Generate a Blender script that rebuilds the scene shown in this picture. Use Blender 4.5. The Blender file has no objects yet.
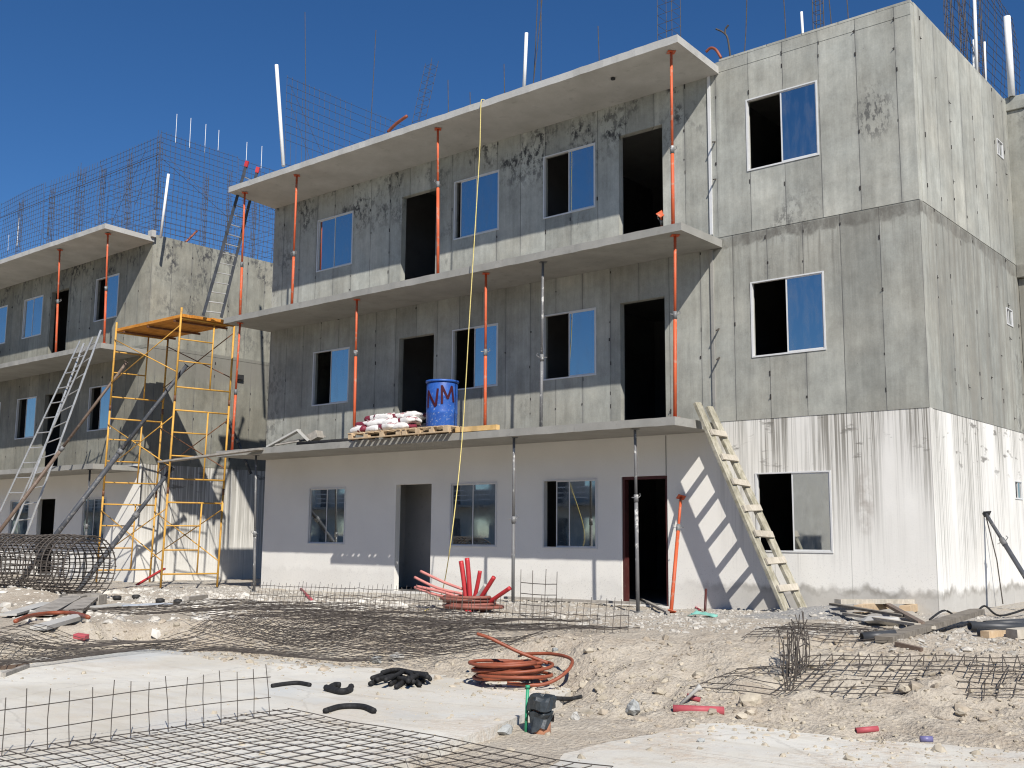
import bpy, math, random
import numpy as np
from mathutils import Vector, Matrix, Euler
random.seed(7); RNG = np.random.default_rng(11)
scn = bpy.context.scene
C = scn.collection
R = math.radians

# ------------------------------------------------------------------ camera
F_PX = 1063.865
CAM = np.array([5.1357, -15.2995, 1.0252]); YAW, PITCH, ROLL = -0.70042, 0.140828, 0.0076
fw = np.array([math.sin(YAW)*math.cos(PITCH), math.cos(YAW)*math.cos(PITCH), math.sin(PITCH)])
rt0 = np.array([math.cos(YAW), -math.sin(YAW), 0.0]); up0 = np.cross(rt0, fw)
rt = math.cos(ROLL)*rt0 + math.sin(ROLL)*up0; up = -math.sin(ROLL)*rt0 + math.cos(ROLL)*up0
cd = bpy.data.cameras.new('camera'); co = bpy.data.objects.new('camera', cd); C.objects.link(co)
cd.sensor_width = 36; cd.lens = F_PX/1024*36; cd.clip_end = 3000; cd.clip_start = 0.05
M = Matrix.Identity(4)
for i in range(3):
    M[i][0], M[i][1], M[i][2], M[i][3] = rt[i], up[i], -fw[i], CAM[i]
co.matrix_world = M; scn.camera = co

# survey helpers: a sight line from the measured camera station met with a real plane of the site
def ray(x, y):
    d = fw*F_PX + rt*(x-512) - up*(y-384); return d/np.linalg.norm(d)
def atY(x, y, Y=0.0):
    d = ray(x, y); return CAM + d*(Y-CAM[1])/d[1]
def atX(x, y, X=0.0):
    d = ray(x, y); return CAM + d*(X-CAM[0])/d[0]
def atZ(x, y, Z=0.0):
    d = ray(x, y); return CAM + d*(Z-CAM[2])/d[2]

# ------------------------------------------------------------------ numpy value noise
def vnoise(X, Y, seed=0):
    X = np.asarray(X, float); Y = np.asarray(Y, float)
    xi = np.floor(X).astype(np.int64); yi = np.floor(Y).astype(np.int64); fx = X-xi; fy = Y-yi
    def hsh(a, b):
        n = (a*374761393 + b*668265263 + seed*974634541) & 0x7fffffff
        n = ((n ^ (n >> 13))*1274126177) & 0x7fffffff
        return ((n ^ (n >> 16)) & 0xffff)/65535.0
    u = fx*fx*(3-2*fx); v = fy*fy*(3-2*fy)
    a = hsh(xi, yi)*(1-u)+hsh(xi+1, yi)*u; b = hsh(xi, yi+1)*(1-u)+hsh(xi+1, yi+1)*u
    return (a*(1-v)+b*v)*2-1
def fbm(X, Y, oct=4, seed=0):
    s = 0; a = 1.0
    for k in range(oct):
        s = s + a*vnoise(np.asarray(X)*2**k+17*k, np.asarray(Y)*2**k-9*k, seed+k); a *= .5
    return s

# ------------------------------------------------------------------ terrain function
Z_LOW, Z_SLAB = -0.475, -0.40
hd = np.array([math.sin(YAW), math.cos(YAW)]); hl = np.array([math.cos(YAW), -math.sin(YAW)])
def polar(P):
    q = np.array([P[0]-CAM[0], P[1]-CAM[1]]); w = q@hd; return q@hl/w, w
TOE = [(-250, 668), (-150, 668), (0, 668), (80, 657), (140, 650), (250, 662), (330, 671), (400, 678), (480, 688), (555, 692), (590, 704), (640, 722), (700, 724), (760, 727), (850, 736), (1024, 748), (1200, 755)]
CREST = [(-250, 630), (0, 633), (100, 626), (250, 623), (400, 630), (560, 646), (640, 650), (740, 655), (850, 652), (1024, 656), (1200, 658)]
tp = np.array([polar(atZ(x, y, -.42)) for x, y in TOE]); cp = np.array([polar(atZ(x, y, -.15)) for x, y in CREST])
def sstep(t): t = np.clip(t, 0, 1); return t*t*(3-2*t)
def bank(X, Y):
    X = np.asarray(X, float); Y = np.asarray(Y, float)
    qx, qy = X-CAM[0], Y-CAM[1]; w = qx*hd[0]+qy*hd[1]; l = qx*hl[0]+qy*hl[1]
    ok = w > .8; a = np.where(ok, l/np.where(ok, w, 1), 0)
    wt = np.interp(a, tp[:, 0], tp[:, 1]); wc = np.interp(a, cp[:, 0], cp[:, 1])
    t = np.where(ok, (w-wt)/(wc-wt), -1.)
    return t, w
def height(X, Y):
    t, w = bank(X, Y); X = np.asarray(X, float); Y = np.asarray(Y, float)
    zh = np.interp(X, [-18, -14, -6, -4, -1, 3], [-.24, -.22, -.12, -.15, -.03, 0.0])
    s = sstep(t); z = Z_LOW + (zh-Z_LOW)*s
    mid = np.clip(1-np.abs(t-.55)/.9, 0, 1)
    z = z + mid*(.07*fbm(X*1.6, Y*1.6, 3, 3)+.045*fbm(X*5, Y*5, 2, 8)+.030*np.abs(vnoise(X*9, Y*9, 12))+.022*vnoise(X*19, Y*19, 14)) + .02*mid
    z = z + .016*fbm(X*2.1, Y*2.1, 3, 5)*(1-mid) + .010*vnoise(X*14, Y*14, 9)
    # spoil heaped along the toe, a low mound of grey gravel by the corner
    z = z + .13*np.exp(-(((X+1.15)/.6)**2+((Y+1.15)/.5)**2))
    z = z + .22*np.exp(-(((X+14.6)/1.6)**2+((Y+6.0)/.7)**2))
    return z
def H(x, y): return float(height(np.array([x]), np.array([y]))[0])
def G(px, py, dz=0.0):
    d = ray(px, py); ts = np.linspace(4, 60, 4000); P = CAM[None]+d[None]*ts[:, None]
    hh = height(P[:, 0], P[:, 1]); lw = np.where((P[:, 2] < hh) | (P[:, 2] < slab_top(P[:, 0], P[:, 1])))[0]
    i = lw[0] if len(lw) else len(ts)-1
    p = P[i].copy(); p[2] += dz; return p

# ------------------------------------------------------------------ materials
def new_mat(name):
    m = bpy.data.materials.new(name); m.use_nodes = True; nt = m.node_tree; nt.nodes.clear()
    o = nt.nodes.new('ShaderNodeOutputMaterial'); b = nt.nodes.new('ShaderNodeBsdfPrincipled')
    nt.links.new(b.outputs[0], o.inputs[0]); return m, Nd(nt), b
class Nd:
    def __init__(s, nt): s.nt = nt
    def _in(s, sock, v):
        if hasattr(v, 'is_output'): s.nt.links.new(v, sock)
        else:
            if isinstance(v, (tuple, list)) and len(v) == 3 and sock.type == 'RGBA': v = (*v, 1)
            sock.default_value = v
    def m(s, op, a, b=0.0, c=0.0, clamp=False):
        n = s.nt.nodes.new('ShaderNodeMath'); n.operation = op; n.use_clamp = clamp
        s._in(n.inputs[0], a); s._in(n.inputs[1], b); s._in(n.inputs[2], c); return n.outputs[0]
    def noise(s, vec, scale, detail=4, rough=.55, dist=0):
        n = s.nt.nodes.new('ShaderNodeTexNoise'); s._in(n.inputs['Vector'], vec); n.inputs['Scale'].default_value = scale
        n.inputs['Detail'].default_value = detail; n.inputs['Roughness'].default_value = rough; n.inputs['Distortion'].default_value = dist
        return n.outputs[0]
    def vor(s, vec, scale, feat='F1'):
        n = s.nt.nodes.new('ShaderNodeTexVoronoi'); n.feature = feat; s._in(n.inputs['Vector'], vec); n.inputs['Scale'].default_value = scale
        return n
    def white(s, x, y):
        n = s.nt.nodes.new('ShaderNodeTexWhiteNoise'); n.noise_dimensions = '2D'
        s._in(n.inputs['Vector'], s.comb(x, y, 0)); return n.outputs[0]
    def comb(s, x, y, z):
        n = s.nt.nodes.new('ShaderNodeCombineXYZ'); s._in(n.inputs[0], x); s._in(n.inputs[1], y); s._in(n.inputs[2], z); return n.outputs[0]
    def pos(s):
        n = s.nt.nodes.new('ShaderNodeNewGeometry'); q = s.nt.nodes.new('ShaderNodeSeparateXYZ')
        s.nt.links.new(n.outputs['Position'], q.inputs[0]); return n.outputs['Position'], q.outputs[0], q.outputs[1], q.outputs[2]
    def obj(s, kind='Object'):
        n = s.nt.nodes.new('ShaderNodeTexCoord'); q = s.nt.nodes.new('ShaderNodeSeparateXYZ')
        s.nt.links.new(n.outputs[kind], q.inputs[0]); return n.outputs[kind], q.outputs[0], q.outputs[1], q.outputs[2]
    def map(s, v, a, b, c=0.0, d=1.0, smooth=False):
        n = s.nt.nodes.new('ShaderNodeMapRange'); n.clamp = True
        if smooth: n.interpolation_type = 'SMOOTHSTEP'
        for i, q in enumerate((v, a, b, c, d)): s._in(n.inputs[i], q)
        return n.outputs[0]
    def mix(s, f, a, b, mode='MIX'):
        n = s.nt.nodes.new('ShaderNodeMix'); n.data_type = 'RGBA'; n.blend_type = mode; n.clamp_factor = True
        s._in(n.inputs[0], f); s._in(n.inputs[6], a); s._in(n.inputs[7], b); return n.outputs[2]
    def bump(s, b, h, strength=.3, dist=.02):
        n = s.nt.nodes.new('ShaderNodeBump'); n.inputs['Strength'].default_value = strength; n.inputs['Distance'].default_value = dist
        s._in(n.inputs['Height'], h); s.nt.links.new(n.outputs[0], b.inputs['Normal'])
    def col(s, b, c, rough=.8, spec=.3, metal=0.0):
        s._in(b.inputs['Base Color'], c); s._in(b.inputs['Roughness'], rough); b.inputs['Specular IOR Level'].default_value = spec; s._in(b.inputs['Metallic'], metal)

def m_concrete():
    m, n, b = new_mat('formed_concrete'); P, X, Y, Z = n.pos()
    u = n.m('ADD', X, Y); fl = n.m('FLOOR', n.m('DIVIDE', n.m('SUBTRACT', Z, 2.866), 3.066))
    pu = n.m('ADD', n.m('DIVIDE', u, .61), n.m('MULTIPLY', fl, .43)); pid = n.m('FLOOR', pu); fr = n.m('FRACT', pu)
    tone = n.map(n.white(pid, n.m('ADD', fl, 3.3)), 0, 1, .86, 1.12)
    big = n.noise(P, .55, 5, .6); sm = n.noise(n.comb(u, n.m('MULTIPLY', Z, .85), Y), 2.6, 8, .72)
    streak = n.noise(n.comb(n.m('MULTIPLY', u, 7), n.m('MULTIPLY', Z, .35), 0), 1.0, 5, .6)
    fine = n.noise(P, 38, 3, .6)
    v = n.m('MULTIPLY', n.map(fl, 0, 1, .95, 1.12), tone); v = n.m('MULTIPLY', v, n.map(big, .3, .7, .76, 1.2)); v = n.m('MULTIPLY', v, n.map(sm, .3, .7, .80, 1.17))
    v = n.m('MULTIPLY', v, n.map(streak, .32, .7, .88, 1.09)); v = n.m('MULTIPLY', v, n.map(fine, .3, .7, .95, 1.05))
    # seams between the form panels
    e = n.m('ABSOLUTE', n.m('SUBTRACT', fr, .5)); wob = n.noise(P, 2.3, 3)
    seam = n.m('MULTIPLY', n.map(e, .485, .495), n.map(wob, .34, .48, .25, 1.0))
    halo = n.m('MULTIPLY', n.map(e, .40, .5), n.map(n.noise(n.comb(u, n.m('MULTIPLY', Z, .5), 3), 2.0, 4), .42, .66, 0, .5))
    # dark mottled scars of form oil, strongest high on the upper storey
    sc = n.m('MULTIPLY', n.map(n.noise(n.comb(u, n.m('MULTIPLY', Z, .75), 7.7), 1.5, 4, .6), .45, .60), n.map(n.noise(n.comb(u, n.m('MULTIPLY', Z, .6), 1), 9, 5, .7), .47, .56))
    zone = n.m('MAXIMUM', n.m('MULTIPLY', n.map(Z, 7.3, 8.2), n.map(X, -3.0, -3.6)), n.map(n.noise(P, .35, 2), .58, .66, 0.05, .7))
    scar = n.m('MULTIPLY', sc, n.m('MULTIPLY', zone, 1.25))
    # scar between window and corner of the projecting block
    dx = n.m('DIVIDE', n.m('ADD', X, .62), .34); dz = n.m('DIVIDE', n.m('SUBTRACT', Z, 7.42), .5)
    rr = n.m('ADD', n.m('MULTIPLY', dx, dx), n.m('MULTIPLY', dz, dz)); 
    scar = n.m('MAXIMUM', scar, n.m('MULTIPLY', n.map(rr, 1.1, .2), n.map(n.noise(n.comb(n.m('MULTIPLY', u, 2.2), Z, 5), 6, 5, .7), .49, .58, 0, .95)))
    # band of leaked cement slurry under each joint, with runs
    zf = n.m('SUBTRACT', n.m('MULTIPLY', n.m('ADD', fl, 1.0), 3.066), n.m('SUBTRACT', Z, 2.866))
    run = n.noise(n.comb(n.m('MULTIPLY', u, 11), n.m('MULTIPLY', Z, .5), 2), 1.0, 4, .6)
    band = n.m('MULTIPLY', n.m('MAXIMUM', n.m('MULTIPLY', n.m('MULTIPLY', n.map(n.m('SUBTRACT', zf, n.map(n.noise(P, 1.6, 4, .65), .3, .7, .10, .32)), .02, -.03), n.map(n.noise(n.comb(n.m('MULTIPLY', u, 3), n.m('MULTIPLY', Z, 1.5), 8), 1.6, 4, .7), .36, .6, .30, 1)), .9), n.m('MULTIPLY', n.map(zf, 1.7, .2), n.map(run, .50, .66, 0, .62))), n.map(Z, 5.95, 5.9))
    band = n.m('MULTIPLY', band, n.map(X, -3.6, -3.4))
    c = n.mix(n.map(n.noise(P, .8, 3), .4, .65), (.362, .365, .325), (.37, .362, .312))
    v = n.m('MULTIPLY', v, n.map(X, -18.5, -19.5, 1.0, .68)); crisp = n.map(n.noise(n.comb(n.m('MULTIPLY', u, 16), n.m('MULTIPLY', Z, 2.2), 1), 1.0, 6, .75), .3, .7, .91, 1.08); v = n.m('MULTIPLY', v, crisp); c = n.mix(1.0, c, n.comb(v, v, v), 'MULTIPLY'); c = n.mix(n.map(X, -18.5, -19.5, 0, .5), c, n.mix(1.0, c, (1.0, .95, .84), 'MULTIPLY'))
    c = n.mix(n.m('MULTIPLY', seam, .8), c, (.09, .09, .088)); c = n.mix(halo, c, (.15, .15, .145))
    c = n.mix(n.m('MULTIPLY', scar, .8), c, (.07, .07, .07)); c = n.mix(n.m('MULTIPLY', band, .9), c, (.125, .117, .10))
    # darker brownish band high on the middle storey of the left end wall, brown runs on the right end wall
    lb = n.m('MULTIPLY', n.m('MULTIPLY', n.map(X, -19.9, -19.95), n.map(Y, -.37, -.34)), n.m('MULTIPLY', n.map(Z, 5.05, 5.25), n.map(Z, 5.95, 5.9)))
    c = n.mix(n.m('MULTIPLY', lb, n.map(sm, .35, .6, .35, .8)), c, (.20, .19, .165))
    br = n.m('MULTIPLY', n.m('MULTIPLY', n.map(Y, .1, .3), n.map(X, -1, -.5)), n.map(n.noise(n.comb(n.m('MULTIPLY', u, 4.5), n.m('MULTIPLY', Z, .22), 6), 1.0, 4, .6), .44, .64, 0, .65)); br = n.m('MULTIPLY', br, n.map(Z, 6.1, 5.6, .35, 1))
    c = n.mix(br, c, (.24, .225, .19))
    pit = n.map(n.vor(P, 13).outputs['Distance'], .05, .09, 1, 0); pit = n.m('MULTIPLY', pit, n.map(n.noise(P, 1.7, 2), .55, .62))
    c = n.mix(n.m('MULTIPLY', pit, .6), c, (.08, .08, .08))
    n.col(b, c, .85, .25); n.bump(b, n.m('SUBTRACT', n.m('ADD', n.m('MULTIPLY', sm, .5), n.m('MULTIPLY', fine, .25)), n.m('ADD', n.m('MULTIPLY', seam, .5), pit)), .35, .012)
    return m

def m_white():
    m, n, b = new_mat('white_painted_concrete'); P, X, Y, Z = n.pos(); u = n.m('ADD', X, Y)
    big = n.noise(P, .9, 4); fine = n.noise(P, 30, 3)
    c = n.mix(n.map(big, .35, .7), (.84, .82, .765), (.78, .76, .71))
    mask = n.m('MAXIMUM', n.map(X, -3.44, -3.36), n.m('MULTIPLY', n.map(X, -19.9, -19.95), n.map(Y, -.375, -.36)))
    lm = n.map(X, -19, -19.9, 0, .055); s1 = n.map(n.m('ADD', lm, n.noise(n.comb(n.m('MULTIPLY', u, 22), n.m('MULTIPLY', Z, .22), 0), 1.0, 5, .7)), .505, .57)
    s2 = n.map(n.noise(n.comb(n.m('MULTIPLY', u, 62), n.m('MULTIPLY', Z, .2), 4), 1.0, 3, .6), .53, .59)
    broad = n.m('MAXIMUM', n.map(n.noise(n.comb(n.m('MULTIPLY', u, 1.9), n.m('MULTIPLY', Z, .25), 9), 1.0, 3), .33, .56), n.map(X, -19, -19.9, 0, .9))
    reach = n.noise(n.comb(n.m('MULTIPLY', u, 6), 0, 0), 1.0, 3); top = n.map(n.m('SUBTRACT', Z, n.m('MULTIPLY', reach, 2.4)), -.7, 1.3)
    side = n.m('MULTIPLY', n.map(Y, .05, .2, 1.0, .9), 1.0); top = n.m('MAXIMUM', top, n.m('MULTIPLY', n.map(Y, .05, .2), n.map(Z, .1, 1.0, .1, .75)))
    st = n.m('MULTIPLY', n.m('MULTIPLY', n.m('MAXIMUM', s1, n.m('MULTIPLY', s2, .9)), broad), n.m('MULTIPLY', top, mask)); st = n.m('MULTIPLY', st, side)
    veil = n.m('MULTIPLY', n.m('MULTIPLY', broad, n.map(Z, .4, 2.9)), n.m('MULTIPLY', mask, .42)); veil = n.m('ADD', veil, n.map(X, -19, -19.9, 0, .12)); veil = n.m('MULTIPLY', veil, mask); veil = n.m('MULTIPLY', veil, side)
    c = n.mix(veil, c, (.40, .38, .33)); c = n.mix(n.m('MULTIPLY', st, .85), c, (.185, .172, .145))
    # rubbed patch and rusty run near the corner
    dx = n.m('DIVIDE', n.m('ADD', X, 1.0), .16); dz = n.m('DIVIDE', n.m('SUBTRACT', Z, 1.55), .55)
    g = n.m('ADD', n.m('MULTIPLY', dx, dx), n.m('MULTIPLY', dz, dz))
    c = n.mix(n.m('MULTIPLY', n.map(g, 1.2, .1, 0, .55), n.map(n.noise(P, 7, 4), .35, .6)), c, (.30, .26, .22))
    sm_ = n.m('MULTIPLY', n.map(n.noise(n.comb(n.m('MULTIPLY', u, 2.2), n.m('MULTIPLY', Z, 6), 3), 1.0, 4, .6), .60, .68), n.m('MULTIPLY', n.map(Z, 1.9, 2.2), mask)); c = n.mix(n.m('MULTIPLY', sm_, .8), c, (.16, .15, .13))
    # splashed dirt above the ground line
    gr = n.m('ADD', Z, n.m('MULTIPLY', n.noise(n.comb(u, 0, 0), 2.4, 3, .55), -.5)); gr = n.m('ADD', gr, n.m('MULTIPLY', n.noise(P, 9, 4), .12)); dirt = n.m('MULTIPLY', n.map(gr, .06, .02), n.map(X, -4.2, -2.4, .2, 1)); rim = n.m('MULTIPLY', n.map(gr, .13, .06), n.map(gr, -.02, .05, .25, 1)); rim = n.m('MULTIPLY', rim, n.map(X, -4.2, -2.4, .1, 1))
    c = n.mix(n.m('MULTIPLY', dirt, .75), c, (.48, .46, .42)); c = n.mix(n.m('MULTIPLY', rim, n.map(n.noise(P, 3, 4), .35, .6, .3, .85)), c, (.27, .25, .215))
    sp = n.map(n.noise(P, 55, 2), .62, .68); c = n.mix(n.m('MULTIPLY', sp, n.map(Z, .9, 0, .08, .5)), c, (.42, .4, .37))
    pu = n.m('FRACT', n.m('DIVIDE', u, 1.22)); seam = n.map(n.m('ABSOLUTE', n.m('SUBTRACT', pu, .5)), .494, .497)
    c = n.mix(n.m('MULTIPLY', n.m('MULTIPLY', seam, mask), .45), c, (.22, .21, .19))
    n.col(b, c, .8, .25); n.bump(b, n.m('ADD', n.m('MULTIPLY', fine, .4), n.m('MULTIPLY', big, .6)), .25, .01); return m

def m_slab(name, c1, c2, rough=.85, sc=1.4):
    m, n, b = new_mat(name); P, X, Y, Z = n.pos()
    v = n.noise(P, sc, 6, .62); f = n.noise(P, 42, 3); c = n.mix(n.map(v, .33, .68), c1, c2)
    st = n.map(n.noise(P, 4.5, 5, .7), .58, .7); c = n.mix(n.m('MULTIPLY', st, .3), c, tuple(x*.45 for x in c1))
    c = n.mix(n.map(f, .3, .7, 0, .2), c, tuple(x*.7 for x in c2))
    n.col(b, c, rough, .25); n.bump(b, n.m('ADD', v, n.m('MULTIPLY', f, .4)), .3, .012); return m

def m_paint(name, c, wear=.25, wearcol=(.3, .28, .26), rough=.55, metal=0.0, sc=9):
    m, n, b = new_mat(name); O, X, Y, Z = n.pos()
    a = n.noise(O, sc, 5, .65); w = n.map(a, .56, .64); d = n.noise(O, 2.2, 4)
    cc = n.mix(n.map(d, .35, .7), c, tuple(x*.72 for x in c)); cc = n.mix(n.m('MULTIPLY', w, wear), cc, wearcol)
    n.col(b, cc, n.map(a, .3, .7, rough-.1, rough+.15), .4, metal); n.bump(b, a, .12, .004); return m

def m_wood(name, c1, c2, sc=1.0):
    m, n, b = new_mat(name); O, X, Y, Z = n.obj('Object')
    g = n.noise(n.comb(n.m('MULTIPLY', X, 6*sc), n.m('MULTIPLY', Y, 22*sc), n.m('MULTIPLY', Z, 9*sc)), 1.0, 5, .6); k = n.noise(O, 3.5, 4)
    c = n.mix(n.map(g, .35, .65), c1, c2); c = n.mix(n.map(k, .52, .68, 0, .5), c, tuple(x*.5 for x in c1))
    n.col(b, c, .8, .2); n.bump(b, g, .25, .006); return m

def m_glass():
    m, n, b = new_mat('window_glass'); P, X, Y, Z = n.pos()
    d = n.noise(P, 2.5, 4); sm_ = n.noise(n.comb(n.m('MULTIPLY', X, 5), Y, n.m('MULTIPLY', Z, 1.2)), 1.5, 5, .65); n.col(b, n.mix(n.map(sm_, .5, .7, 0, .5), (.56, .58, .58), (.46, .47, .47)), n.map(d, .45, .75, .015, .10), .5, n.map(sm_, .45, .72, 1.0, .90))
    n.bump(b, n.noise(P, 1.1, 2), .035, .02); return m

def m_ground():
    m, n, b = new_mat('limestone_soil'); P, X, Y, Z = n.pos()
    a = n.noise(P, .7, 6, .62); s = n.noise(P, 5, 6, .7); f = n.noise(P, 40, 4, .7); v = n.vor(P, 26).outputs['Distance']
    c = n.mix(n.map(a, .36, .64), (.37, .31, .24), (.45, .40, .325)); c = n.mix(n.map(s, .42, .7, 0, .75), c, (.52, .47, .39))
    c = n.mix(n.map(n.noise(P, 1.7, 4), .56, .7, 0, .6), c, (.31, .255, .195))
    # grey gravel spread on the pad near the walls
    gv = n.m('MULTIPLY', n.map(Y, -3.4, -1.2), n.map(n.noise(P, 1.1, 4), .40, .55)); c = n.mix(n.m('MULTIPLY', gv, .85), c, (.40, .38, .345))
    gx = n.m('DIVIDE', n.m('ADD', X, 1.25), 1.15); gy = n.m('DIVIDE', n.m('ADD', Y, 1.3), .95)
    g = n.m('ADD', n.m('MULTIPLY', gx, gx), n.m('MULTIPLY', gy, gy)); c = n.mix(n.map(n.m('ADD', g, n.m('MULTIPLY', s, .6)), 1.35, .95), c, (.30, .30, .295))
    c = n.mix(n.map(f, .4, .68, 0, .7), c, n.mix(.5, c, (.62, .56, .47))); c = n.mix(n.map(v, .0, .25, .35, 0), c, (.13, .105, .08))
    n.col(b, c, .95, .1); n.bump(b, n.m('ADD', n.m('MULTIPLY', s, .6), n.m('ADD', n.m('MULTIPLY', f, .5), n.m('MULTIPLY', v, .4))), .9, .035); return m

def m_road():
    m, n, b = new_mat('poured_road_concrete'); P, X, Y, Z = n.pos()
    a = n.noise(P, .55, 6, .62); s = n.noise(P, 3.2, 6, .7); f = n.noise(P, 60, 3, .7)
    c = n.mix(n.map(a, .38, .62), (.55, .515, .44), (.68, .655, .585)); c = n.mix(n.map(s, .45, .7, 0, .5), c, (.55, .54, .51))
    damp = n.map(n.noise(P, .38, 4), .55, .64); c = n.mix(n.m('MULTIPLY', damp, .7), c, (.50, .52, .52))
    d = n.m('MULTIPLY', n.map(n.noise(P, .9, 6, .7), .5, .62), n.map(n.noise(P, 22, 3), .38, .55, .35, 1)); d = n.m('MULTIPLY', d, n.map(X, -1.2, .6, .35, 1))
    c = n.mix(d, c, (.52, .44, .35)); c = n.mix(n.map(f, .58, .72, 0, .4), c, (.34, .32, .29))
    cr = n.vor(n.comb(n.m('ADD', X, n.m('MULTIPLY', s, .5)), Y, 0), .45, 'DISTANCE_TO_EDGE').outputs['Distance']
    c = n.mix(n.map(cr, .003, .007, .22, 0), c, (.25, .23, .2))
    tr = n.map(n.noise(n.comb(n.m('MULTIPLY', X, .8), n.m('MULTIPLY', Y, 4.5), 0), .9, 5, .65), .52, .66); c = n.mix(n.m('MULTIPLY', tr, .4), c, (.45, .40, .32)); sk_ = n.map(n.noise(P, 7.5, 5, .7), .60, .68); c = n.mix(n.m('MULTIPLY', sk_, .35), c, (.40, .39, .365))
    n.col(b, c, .92, .15); n.bump(b, n.m('ADD', n.m('MULTIPLY', s, .5), n.m('ADD', n.m('MULTIPLY', f, .3), d)), .5, .012); return m

def m_plain(name, c, rough=.7, spec=.3, metal=0., var=.25, sc=6, bump=.15):
    m, n, b = new_mat(name); P, X, Y, Z = n.pos(); a = n.noise(P, sc, 5, .6)
    cc = n.mix(n.map(a, .3, .7), tuple(x*(1-var) for x in c), tuple(min(1, x*(1+var)) for x in c)); n.col(b, cc, rough, spec, metal); n.bump(b, a, bump, .005); return m

MC = m_concrete(); MW = m_white(); MG = m_glass(); MGR = m_ground(); MRD = m_road()
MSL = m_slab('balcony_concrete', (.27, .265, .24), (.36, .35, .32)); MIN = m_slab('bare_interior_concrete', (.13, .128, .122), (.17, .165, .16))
MPL = m_slab('pale_rendered_edge', (.40, .39, .36), (.52, .51, .48))
MAL = m_plain('white_aluminium', (.66, .66, .65), .4, .5, 0, .05); MALU = m_plain('mill_aluminium', (.50, .50, .49), .45, .5, .5, .2)
MALD = m_plain('dark_aluminium', (.05, .055, .066), .5, .4, 0, .4)
MOR = m_paint('orange_prop_paint', (.66, .125, .045), .7, (.42, .26, .19)); MGP = m_paint('galvanised_prop', (.20, .20, .20), .9, (.60, .59, .56), .6, .15, 7)
MRED = m_paint('red_oxide', (.085, .022, .02), .4, (.1, .06, .05)); MYL = m_paint('yellow_scaffold_paint', (.66, .36, .065), .55, (.25, .13, .06))
MBR = m_paint('brown_brace_paint', (.17, .075, .035), .4, (.3, .16, .08)); MDK = m_paint('dark_shore_steel', (.075, .08, .09), .5, (.28, .26, .24))
MBS = m_paint('brown_shore_steel', (.17, .12, .09), .5, (.3, .26, .22))
MRB = m_plain('rusty_rebar', (.095, .082, .072), .8, .3, .2, .3, 14); MRBR = m_plain('rebar_bright', (.16, .15, .145), .6, .4, .5, .3, 14)
MPVC = m_plain('white_pvc', (.80, .80, .78), .45, .4, 0, .05)
MDECK = m_wood('orange_deck_boards', (.52, .20, .03), (.66, .30, .06)); MWD = m_wood('weathered_wood', (.42, .38, .31), (.55, .50, .42)); MWDM = m_wood('mossy_ladder_wood', (.27, .25, .18), (.47, .44, .36))
MPA = m_wood('pallet_wood', (.50, .36, .22), (.62, .48, .32)); MWG = m_wood('grey_old_board', (.27, .25, .22), (.40, .37, .33)); MNW = m_wood('new_orange_timber', (.66, .42, .16), (.74, .52, .26))
MBLK = m_plain('black_rubber', (.020, .020, .021), .75, .3, 0, .55, 26, .8); MBPL = m_plain('grey_black_pipe', (.05, .053, .058), .45, .4, 0, .2)
MHOS = m_plain('orange_brown_conduit', (.27, .075, .038), .5, .4, 0, .22, 9); MHO2 = m_plain('dark_red_conduit', (.27, .10, .075), .55, .35, 0, .3, 9)
MRPI = m_plain('red_pipe', (.46, .035, .04), .45, .4, 0, .15); MPRP = m_plain('faded_red_pipe', (.42, .085, .10), .55, .35, 0, .15); MPNK = m_plain('pale_red_tube', (.62, .24, .21), .5, .35, 0, .15)
MROP = m_plain('yellow_rope', (.70, .58, .22), .8, .2, 0, .15, 30); MGRN = m_plain('green_plastic', (.04, .30, .16), .45, .4, 0, .1); MTEA = m_plain('teal_sheet', (.22, .50, .42), .6, .3, 0, .2)
MCLO = m_plain('black_plastic_wrap', (.035, .042, .048), .4, .5, 0, .4, 18, .6); MTER = m_plain('terracotta_pipe', (.46, .22, .13), .75, .2, 0, .15)
MBOX = m_plain('dark_fitting', (.03, .03, .03), .6); MBLU = m_plain('blue_purple_can', (.16, .15, .30), .4, .5)
MTIE = m_plain('form_tie_mark', (.045, .04, .038), .85, .2); MSTN = m_plain('limestone_rubble', (.43, .38, .30), .95, .1, 0, .28, 5, .6); MSTG = m_plain('grey_stone', (.36, .37, .36), .95, .1, 0, .25, 9, .6)
def m_drum():
    m, n, b = new_mat('blue_drum_plastic'); P, X, Y, Z = n.obj('Object'); a = n.noise(P, 7, 5, .65); d = n.noise(P, 26, 4, .7)
    c = n.mix(n.map(a, .35, .7), (.018, .075, .33), (.03, .12, .42))
    c = n.mix(n.m('MULTIPLY', n.map(d, .58, .68), n.map(Z, .75, .0, .12, .85)), c, (.55, .56, .55)); c = n.mix(n.map(Z, .05, .0, 0, .7), c, (.5, .5, .48))
    n.col(b, c, .45, .4); n.bump(b, a, .1, .006); return m
MDR = m_drum()
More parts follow.
